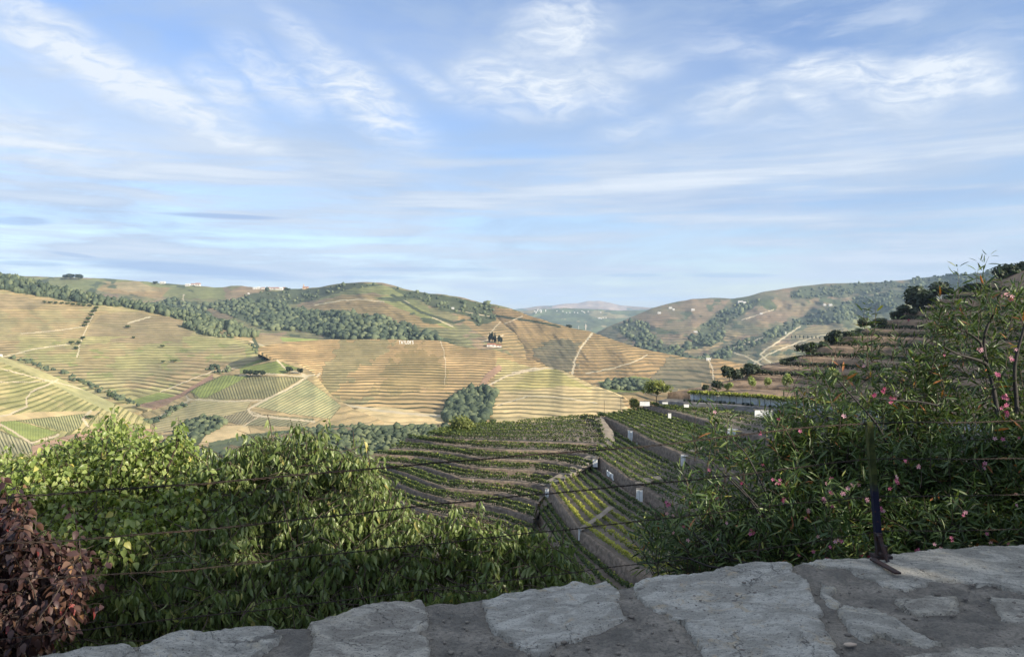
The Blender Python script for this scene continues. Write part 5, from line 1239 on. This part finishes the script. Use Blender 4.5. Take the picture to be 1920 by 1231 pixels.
Wr = [[(-60,941),(42,930),(115,926),(191,919),(291,911),(402,905),(497,896),(639,882),(743,874),(836,866),(939,857),(1052,848),(1166,840),(1245,832.5),(1358,819.5),(1437,811),(1516,801.5),(1631,792),(1780,791),(1980,789)],
      [(-60,1024),(19,1018),(96,1014),(172,1010),(268,1001),(382,992),(478,982),(640,965),(743,953),(846,942),(949,932),(1025,925.6),(1121,915),(1300,898),(1398,889),(1496,877),(1568,867),(1634,858),(1780,860),(1980,859)],
      [(-60,1090),(100,1082),(191,1076),(268,1073),(344,1068),(459,1056),(640,1036),(777,1022),(915,1008),(1052,993),(1156,981),(1279,968),(1366,958),(1477,944),(1640,931),(1780,930),(1980,924)],
      [(-60,1206),(0,1198),(153,1181),(268,1167),(382,1154),(497,1142),(612,1128),(760,1110),(915,1090),(1066,1073),(1160,1061),(1259,1050),(1358,1038),(1477,1022),(1644,996),(1780,994),(1980,990)]]
wl = ['topmost barbed wire of the fence above the parapet', 'second barbed wire from the top, crossing the vine blocks', 'third barbed wire from the top, crossing the leafy shrubs', 'lowest barbed wire just above the wall top']
def smooth_poly(pts, n):
    x = np.linspace(pts[0][0], pts[-1][0], n); y = np.interp(x, [p[0] for p in pts], [p[1] for p in pts])
    for _ in range(30): y[1:-1] = (y[:-2]+2*y[1:-1]+y[2:])/4
    return x, y
for wi, (pts, lab) in enumerate(zip(Wr, wl)):
    x, y = smooth_poly(pts, 420); y = y+fbm(x/90, x*0+wi*5, wi, 4)*2.0
    L = P(x, y, wire_d(x)); e = link('barbed_wire', None); tag(e, lab, 'barbed wire')
    T = unit(np.gradient(L, axis=0)); A = unit(np.cross(T, [0, 0, 1.])); B_ = np.cross(T, A)
    s_ = np.concatenate([[0], np.cumsum(np.linalg.norm(np.diff(L, axis=0), axis=1))]); n2 = 1500; s2 = np.linspace(0, s_[-1], n2)
    I = lambda M: np.stack([np.interp(s2, s_, M[:, k]) for k in range(3)], -1)
    L2, A2_, B2 = I(L), I(A), I(B_); r0 = (.0022, .0020, .0016, .0014)[wi]
    for k in (0, 1):
        ph = s2*2*math.pi/.07+k*math.pi
        V, F = tube_arr(L2+r0*1.3*(np.cos(ph)[:, None]*A2_+np.sin(ph)[:, None]*B2), r0, 4); link('strand', mesh_np('strand', V, F, None, True, M_rust), e)
    bV, bF = Acc(), None
    for sb in np.arange(.1, s_[-1], .125):
        c_ = np.array([np.interp(sb, s_, L[:, k]) for k in range(3)])
        for q in range(2):
            an = rng.uniform(0, 3.14); d = np.array([.25*(-1)**q, math.cos(an)*.6, math.sin(an)]); d /= np.linalg.norm(d)
            V, F = tube_arr([c_-d*.011, c_, c_+d*.011], [.0006, .0013, .0006], 4); bV.add(V, F)
    o = link('barbs', bV.mesh('barbs', M_rust), e); o['kind'] = 'stuff'
# ------------------------------------------------------------------ foreground shrubs
def leaf_tmpl(length, width, fold=.25, droop=.35, pts=4, blunt=.5):
    """leaf along +X, blade in XY, folded on its midrib and curling down"""
    xs = np.linspace(0, 1, pts+1); V = []; F = []
    prof = np.sin(np.pi*np.clip(xs, 0, 1)**blunt)**.8*.5; prof[0] = .04; prof[-1] = 0.01
    for x, w_ in zip(xs, prof):
        z = -droop*x*x
        V += [(x*length, -w_*width, z*length+fold*w_*width), (x*length, 0, z*length), (x*length, w_*width, z*length+fold*w_*width)]
    for i in range(pts):
        a = i*3
        F += [(a, a+3, a+4, a+1), (a+1, a+4, a+5, a+2)]
    return np.array(V), np.array(F)
def in_poly_samples(poly, N):
    xs = [p[0] for p in poly]; ys = [p[1] for p in poly]; out = np.zeros((0, 2))
    while len(out) < N:
        q = np.stack([rng.uniform(min(xs), max(xs), N), rng.uniform(min(ys), max(ys), N)], -1); out = np.concatenate([out, q[inpoly(q[:, 0], q[:, 1], poly)]])
    return out[:N]
def shrub(name, label, cat, poly, nshoot, dfun, tmpl, size, leaves_per, shoot_len, mat, mat1, droopy, updir, root, twig_r=.004, spread=.5, whorl=1, tips=None, nbranch=7, gap=None, jit_s=.35, tintf=None, petiole=.02, side=.7, depth=1.6, limb=.03, extra_shoots=None, barkmat=None):
    e = link(name, None, None, tuple(root)); tag(e, label, cat); root = np.array(root, float)
    S = in_poly_samples(poly, nshoot)
    if gap is not None:
        g = gap(S[:, 0], S[:, 1]); S = S[rng.random(len(S)) < g]
    d0 = dfun(S[:, 0], S[:, 1]); d = d0+np.abs(rng.normal(0, depth, len(S)))*.55
    mid = P(S[:, 0], S[:, 1], d); n = len(S)
    if extra_shoots is not None:
        ex = np.array([P(x, y, dd) for x, y, dd in extra_shoots]); mid = np.concatenate([mid, ex]); n = len(mid)
    upv = unit(np.array(updir)+rng.normal(0, spread, (n, 3)))
    if extra_shoots is not None: upv[-len(ex):] = unit(np.array([0, 0, 1.])+rng.normal(0, .12, (len(ex), 3)))
    SL = shoot_len*rng.uniform(.6, 1.3, n)
    if extra_shoots is not None: SL[-len(ex):] *= 1.35
    tw = Acc(); POS = []; DIR = []; TI = []; SC = []
    K = leaves_per
    for i in range(n):
        m = 6; t = np.linspace(-.5, .5, m)[:, None]
        c = mid[i]+upv[i]*SL[i]*t+np.array([0, 0, -1.])*droopy*SL[i]*.35*(t+.5)**2
        c += np.cumsum(rng.normal(0, .012, (m, 3)), 0)*SL[i]/.4
        V, F = tube_arr(c, np.linspace(twig_r, twig_r*.35, m), 3); tw.add(V, F)
        tt = np.linspace(.05, 1, K)*(m-1); ii = np.minimum(tt.astype(int), m-2); ff = (tt-ii)[:, None]; q = c[ii]*(1-ff)+c[ii+1]*ff; T = unit(c[ii+1]-c[ii])
        base_a = rng.uniform(0, 6.28)
        for w_ in range(whorl):
            a = base_a+np.arange(K)*(2.4 if whorl == 1 else 1.05)+w_*2*math.pi/whorl
            ref = unit(np.cross(T, np.array([.3, .2, 1.]))); B = np.cross(T, ref)
            o = np.cos(a)[:, None]*ref+np.sin(a)[:, None]*B
            dr = unit(o*side+T*(1-side)+np.array([0, 0, -1.])*droopy+rng.normal(0, .16, (K, 3)))
            POS.append(q+dr*petiole); DIR.append(dr); TI.append(np.clip(rng.normal(.5, .22, K)+(tintf(i, n) if tintf else 0), 0, 1)); SC.append(size*rng.uniform(1-jit_s, 1+jit_s, K)*np.where(np.linspace(0, 1, K) > .9, .7, 1))
    POS = np.concatenate(POS); DIR = np.concatenate(DIR); TI = np.concatenate(TI); SC = np.concatenate(SC); N = len(POS)
    R = rng.normal(0, .55, (N, 3))+np.array([0, 0, 1.]); Y = unit(np.cross(R, DIR)); Z = np.cross(DIR, Y)
    near = np.argsort(POS[:, 1]+rng.random(N)*.9-SC*2)[:300]; isn = np.zeros(N, bool); isn[near] = True
    T0, TF = tmpl
    m = ~isn; V, F, t = instance_arr(T0, TF, POS[m], DIR[m], Y[m], Z[m], SC[m], TI[m])
    o = link('foliage', mesh_np('foliage', V-root, F, {'tint': t}, True, mat), e); o['kind'] = 'stuff'
    lm = mesh_np('leaf', T0, TF, None, True, mat1)
    from mathutils import Matrix
    for i in near:
        o = link('leaf', lm, e); M = np.eye(4); M[:3, 0] = DIR[i]*SC[i]; M[:3, 1] = Y[i]*SC[i]; M[:3, 2] = Z[i]*SC[i]; M[:3, 3] = POS[i]-root; o.matrix_basis = Matrix(M.tolist())
    V = np.concatenate(tw.V)-root; o = link('twigs', mesh_np('twigs', V, np.concatenate(tw.F), {'tint': np.concatenate(tw.T)}, True, barkmat or M_bark), e); o['kind'] = 'stuff'
    # limbs from the root up into the crown
    pick = rng.choice(n, nbranch*6)
    for b_ in range(nbranch):
        a_ = Acc(); tip = mid[pick[b_]]; m1_ = root*.45+tip*.55+np.array([rng.normal(0, .12), rng.normal(0, .12), .18])
        t = np.linspace(0, 1, 12)[:, None]; c = (1-t)**2*root+2*t*(1-t)*m1_+t*t*tip; c[1:-1] += np.cumsum(rng.normal(0, .012, (10, 3)), 0)
        V, F = tube_arr(c, np.linspace(limb, .006, 12), 6); a_.add(V, F)
        for k in range(5):
            tp = mid[pick[nbranch+b_*5+k]]; s_ = c[rng.integers(5, 10)]
            if np.linalg.norm(tp-s_) > 1.6: tp = s_+unit(tp-s_)*1.2
            cc = np.stack([s_, (s_+tp)/2+rng.normal(0, .05, 3)+np.array([0, 0, .05]), tp]); cc = resample(cc, 7); V, F = tube_arr(cc, np.linspace(limb*.35, .004, 7), 5); a_.add(V, F)
        Vv = np.concatenate(a_.V)-root; link('branch', mesh_np('branch', Vv, np.concatenate(a_.F), None, True, barkmat or M_bark), e)
    return e, mid
def mats(nm, cols, tr, ro, sp_=.4): return leaf_mat(nm, cols, tr, ro, False, sp_), leaf_mat(nm+'_single', cols, tr, ro, True, sp_)
LA = mats('rounded_leaf', [(0, (.075, .12, .03)), (.45, (.20, .27, .08)), (.85, (.38, .44, .17)), (1, (.52, .47, .14))], .42, .38)
LB = mats('drooping_leaf', [(0, (.05, .08, .03)), (.5, (.125, .175, .06)), (.9, (.28, .33, .14)), (1, (.42, .38, .14))], .35, .36)
LR = mats('wine_red_leaf', [(0, (.026, .014, .018)), (.45, (.055, .028, .030)), (.8, (.12, .068, .052)), (.95, (.26, .15, .08)), (1, (.22, .05, .05))], .25, .5)
LO = mats('oleander_leaf', [(0, (.022, .046, .016)), (.5, (.055, .098, .03)), (.85, (.13, .18, .05)), (.96, (.24, .25, .06)), (1, (.32, .13, .05))], .22, .42)
T_round = leaf_tmpl(1, .78, .45, .35, 4, .62); T_lance = leaf_tmpl(1, .36, .55, .55, 4, .72); T_ol = leaf_tmpl(1, .15, .5, .18, 4, .8); T_red = leaf_tmpl(1, .60, .35, .3, 4, .7)
# left bright shrub with rounded leaves
polyA = [(-240,1000),(-240,900),(-60,880),(-20,868),(30,862),(70,858),(85,835),(130,832),(165,815),(200,800),(215,790),(235,800),(262,820),(300,810),(335,800),(352,830),(380,850),(400,870),(440,930),(470,980),(430,1010),(350,1020),(200,1040),(60,1010),(-60,1000)]
def dA(x, y): return 5.0+np.clip((1000-y)/200, 0, 1.2)*1.1+.35*fbm(x/60, y/50, 3, 3)
exA = [(206,796,5.9),(212,785,5.95),(330,800,5.8),(340,812,5.85),(258,810,5.8),(130,822,5.9),(30,852,5.9),(88,840,5.9),(290,830,5.9),(345,835,5.9),(230,805,6.),(180,812,5.9)]
shrub('leafy_shrub', 'bright green shrub with rounded sunlit leaves at the left', 'shrub', polyA, 1330, dA, T_round, .042, 17, .34, LA[0], LA[1], .75, (0, 0, .75), (-3.4, 6.3, -4.6), extra_shoots=exA, depth=1.3, spread=.45)
# large shrub with hanging leaves in the middle
polyB = [(380,880),(405,850),(440,838),(470,812),(520,808),(560,800),(600,802),(622,830),(640,850),(690,845),(702,860),(715,900),(745,935),(800,955),(850,960),(900,958),(950,972),(985,975),(1020,1010),(1060,1022),(1085,1050),(1080,1080),(1040,1100),(900,1122),(700,1145),(500,1180),(300,1205),(150,1215),(120,1160),(160,1050),(300,1000),(400,960)]
def dB(x, y): return 4.35+np.clip((1130-y)/300, 0, 1.2)*1.2+np.clip((x-300)/1000, 0, 1)*.3+.35*fbm(x/70, y/50, 5, 3)
exB = [(530,800,5.5),(608,785,5.55),(600,800,5.6),(560,795,5.6),(700,835,5.4),(694,850,5.4),(650,850,5.5),(735,925,5.3),(1010,985,5.2),(1060,1030,5.0),(480,812,5.6),(410,842,5.6),(655,862,5.4),(1085,1045,5.),(858,945,5.3),(905,950,5.3)]
shrub('leafy_shrub', 'large green shrub with long hanging leaves, sunlit on top and shaded below, in the middle', 'shrub', polyB, 2300, dB, T_lance, .060, 17, .38, LB[0], LB[1], 1.25, (.15, -.15, .5), (-.9, 6.0, -4.8), extra_shoots=exB, depth=1.3, nbranch=9, spread=.5)
# wine red creeper shrub lower left
polyR = [(-220,1300),(-220,1000),(-60,945),(0,935),(35,940),(50,975),(85,1010),(130,1020),(158,1045),(168,1080),(160,1120),(140,1150),(105,1180),(80,1231),(-60,1260)]
def dR(x, y): return 3.75+np.clip((1200-y)/300, 0, 1.2)*.7+.25*fbm(x/50, y/40, 2, 3)
shrub('wine_red_shrub', 'wine-red leaved shrub in the lower left corner', 'shrub', polyR, 560, dR, T_red, .052, 15, .28, LR[0], LR[1], .8, (.3, -.2, .5), (-2.9, 4.6, -3.4), extra_shoots=[(25,930,4.5),(40,950,4.4),(130,985,4.5),(10,905,4.6)], depth=.8, nbranch=5, limb=.015)
# oleanders
polyO1 = [(1195,1060),(1215,1010),(1205,985),(1240,950),(1250,920),(1285,900),(1300,850),(1290,820),(1330,790),(1380,800),(1420,850),(1460,840),(1500,860),(1500,1060),(1400,1070),(1300,1080)]
def gO1(x, y): return np.clip(.10+(x-1240)/560+(y-930)/400, .07, 1)
def dO1(x, y): return 4.9+np.clip((1060-y)/250, 0, 1.2)*.9+.3*fbm(x/60, y/50, 3, 3)
exO1 = [(1335,800,5.9),(1355,790,5.9),(1310,815,5.9),(1300,835,5.8),(1365,800,5.8),(1230,1000,5.2),(1225,1040,5.1),(1262,985,5.3),(1250,960,5.3),(1280,1050,5.1),(1240,1060,5.0),(1345,830,5.8),(1325,850,5.7)]
o1, _ = shrub('oleander_bush', 'loose low oleander with bare dark twigs and pink flowers in front of the vine blocks', 'oleander', polyO1, 620, dO1, T_ol, .088, 8, .30, LO[0], LO[1], .12, (-.35, -.1, .75), (1.6, 5.6, -3.6), whorl=3, spread=.5, extra_shoots=exO1, gap=gO1, nbranch=10, side=.55, depth=1.0, limb=.016)
polyO2 = [(1480,1060),(1480,880),(1440,850),(1450,790),(1500,745),(1520,700),(1560,720),(1600,690),(1600,640),(1640,640),(1700,650),(1740,700),(1750,800),(1750,1050),(1600,1058)]
def gO2(x, y): return np.clip(.12+(y-700)/190, .11, 1)
def dO2(x, y): return 4.9+np.clip((1060-y)/350, 0, 1.3)*1.4+.3*fbm(x/60, y/50, 6, 3)
exO2 = [(1510,735,6.),(1500,725,6.1),(1530,705,6.2),(1560,740,6.),(1620,640,6.5),(1640,620,6.5),(1635,650,6.4),(1665,680,6.3),(1690,650,6.4),(1465,770,6.0),(1470,800,5.9),(1580,700,6.2)]
o2, _ = shrub('oleander_bush', 'dense middle oleander with pink flowers behind the fence post', 'oleander', polyO2, 1150, dO2, T_ol, .09, 8, .32, LO[0], LO[1], .12, (-.2, -.1, .8), (2.9, 6.2, -3.4), whorl=3, spread=.5, extra_shoots=exO2, gap=gO2, nbranch=10, side=.55, depth=1.2, limb=.02)
polyO3 = [(1740,1050),(1735,760),(1700,700),(1705,640),(1735,600),(1770,600),(1790,560),(1830,540),(1880,545),(1930,545),(2040,560),(2220,640),(2320,800),(2320,1000),(1920,1030)]
def gO3(x, y): return np.clip(.26+(y-710)/230, .28, 1)
def dO3(x, y): return 4.9+np.clip((1060-y)/400, 0, 1.3)*1.3+.3*fbm(x/60, y/50, 1, 3)
exO3 = [(1800,565,6.3),(1822,550,6.3),(1850,545,6.3),(1880,548,6.3),(1775,600,6.3),(1760,610,6.3),(1905,560,6.2),(1745,640,6.3),(1725,660,6.3),(1790,590,6.2),(1860,565,6.2),(1915,590,6.1),(1840,585,6.1),(1810,610,6.1)]
o3, _ = shrub('oleander_bush', 'tall right-hand oleander reaching above the ridge, with forked grey branches and pink flowers', 'oleander', polyO3, 2300, dO3, T_ol, .095, 8, .32, LO[0], LO[1], .12, (-.1, -.1, .85), (4.2, 6.2, -3.2), whorl=3, spread=.5, extra_shoots=exO3, gap=gO3, nbranch=12, side=.55, depth=1.2, limb=.028)
# hand-placed main limbs of the tall oleander
def limb_px(parent, pts, r0, r1, name='branch'):
    L = resample(np.array([P(*p) for p in pts]), 24); V, F = tube_arr(L, np.linspace(r0, r1, 24), 6); V = V-np.array(parent.location)
    link(name, mesh_np(name, V, F, None, True, M_olbark), parent)
M_olbark = simple('oleander_bark', (.045, .042, .04), .8, .4, 14, .004, (.03, .028, .028))
limb_px(o3, [(1840,1040,5.6),(1870,900,5.8),(1872,780,6.0),(1858,700,6.1),(1845,670,6.1),(1842,625,6.1),(1855,605,6.1),(1862,590,6.1)], .030, .009)
limb_px(o3, [(1858,700,6.1),(1848,680,6.05),(1825,672,6.0),(1795,664,5.95),(1770,650,5.9)], .016, .005); limb_px(o3, [(1845,668,6.1),(1838,640,6.1),(1818,625,6.1),(1785,612,6.1)], .012, .004)
limb_px(o3, [(1885,1000,5.8),(1905,880,5.9),(1907,760,6.0),(1900,690,6.0),(1912,640,6.0),(1925,600,6.0)], .026, .009)
limb_px(o2, [(1700,1040,5.5),(1690,900,5.8),(1650,800,5.9),(1600,745,6.0),(1570,712,6.1)], .018, .005); limb_px(o2, [(1760,760,5.8),(1720,752,5.8),(1670,750,5.8),(1640,745,5.8)], .010, .004)
for pts in [[(1480,1060,5.3),(1430,960,5.4),(1390,915,5.4),(1360,885,5.5)], [(1470,1050,5.3),(1410,940,5.4),(1350,880,5.5),(1320,850,5.6)], [(1400,1066,5.1),(1330,1062,5.0),(1290,1045,5.0),(1250,1042,5.0)], [(1420,1060,5.1),(1340,1040,5.1),(1300,1000,5.2),(1290,960,5.3)], [(1400,1060,5.1),(1360,1035,5.1),(1345,1000,5.2)], [(1500,1040,5.3),(1440,930,5.5),(1400,850,5.6),(1360,810,5.8)]]:
    limb_px(o1, pts, .011, .003)
# flowers
def flower_mesh(name, mat, petals=5, seed=0):
    r = np.random.default_rng(seed); V = []; F = []
    for k in range(petals):
        a = k*2*math.pi/petals+r.normal(0, .1); ca, sa = math.cos(a), math.sin(a); b0 = len(V)
        for x, w_, z in ((.08, .06, 0), (.55, .26, .10), (.95, .22, .28), (1.05, .02, .2)):
            V += [(x*ca-w_*sa, x*sa+w_*ca, z), (x*ca+w_*sa, x*sa-w_*ca, z+.05)]
        for i in range(3): F.append((b0+i*2, b0+i*2+1, b0+i*2+3, b0+i*2+2))
    return mesh_np(name, np.array(V), np.array(F), None, True, mat)
fm = [leaf_mat(n_, [(0, c), (1, tuple(min(1, x*1.2) for x in c))], .3, .6) for n_, c in (('pink_petal', (.44, .12, .24)), ('pale_pink_petal', (.58, .32, .40)), ('magenta_petal', (.30, .04, .13)))]
fl = [flower_mesh('flower', m, 5, i) for i, m in enumerate(fm)]
FL = [(1455,905,1,26),(1470,935,2,18),(1552,903,1,24),(1556,922,0,18),(1580,925,1,16),(1590,915,1,14),(1600,910,1,16),(1610,908,1,14),(1545,938,1,18),(1560,948,0,14),(1626,938,1,16),(1648,936,1,14),(1652,955,0,18),(1681,900,0,22),(1668,915,0,14),(1722,875,1,16),(1697,863,0,16),(1842,873,0,24),(1905,925,1,14),(1515,955,1,16),(1510,970,0,14),(1785,1012,0,16),(1810,960,1,18),(1906,947,1,12),(1255,945,0,20),(1250,962,1,12),(1262,965,1,12),(1281,930,1,12),(1345,932,0,12),(1282,986,0,14),(1262,998,1,12),(1290,1012,1,14),(1412,998,0,20),(1533,1005,1,14),(1571,1012,1,18),(1578,1014,0,14),(1556,1025,0,14),(1525,1033,0,14),(1400,1060,0,14),(1551,1046,2,14),(1615,1040,2,14),(1630,1042,2,12),(1722,1030,0,16),(1752,1020,1,12),(1763,1028,1,12),(1836,1028,0,12),(1857,1016,1,12),(1890,1018,0,10),(1868,700,0,22),(1895,675,1,18),(1905,655,1,14),(1840,655,1,18),(1896,560,0,14),(1885,553,1,18),(1897,555,1,14),(1882,745,0,24),(1884,760,0,22),(1886,772,2,18),(1640,740,2,18),(1655,733,2,18),(1672,752,2,22),(1620,686,1,12),(1582,780,1,14),(1850,1000,0,12),(1703,600,2,12),(1865,822,1,14),(1880,823,0,14),(1910,820,0,12),(1770,665,0,12),(1430,870,0,14),(1425,812,2,14),(1498,1040,0,10),(1390,905,2,12),(1362,980,1,10),(1345,1010,1,12),(1460,785,2,12),(1500,808,0,14),(1330,880,0,12),(1340,772,1,10)]
for i, (px, py, c, s_) in enumerate(FL):
    par = o1 if px < 1490 else (o2 if px < 1745 else o3); dfu = dO1 if px < 1490 else (dO2 if px < 1745 else dO3)
    d = float(dfu(np.array([px*1.]), np.array([py*1.]))[0])-.30
    for k in range(1+int(s_ > 15)+int(s_ > 17)+int(s_ > 21)):
        p = P(px+random.uniform(-.3, .3)*s_*(k > 0), py+random.uniform(-.3, .3)*s_*(k > 0), d); sz = (4.0 if s_ > 12 else 3.4)*d/FPX*random.uniform(.8, 1.15)
        f = fl[c if k == 0 else random.choice([0, 1, c])]; o = link('flower', f, par, tuple(p-np.array(par.location))); o.rotation_euler = (rad(90)+random.uniform(-.7, .7), random.uniform(-.7, .7), random.uniform(0, 6.28)*0+random.uniform(-.5, .5)); o.scale = (sz,)*3
# small yellow-leaved fig shoots seen through the oleander
polyY = [(1690,810),(1695,790),(1720,780),(1740,800),(1735,830),(1710,835)]
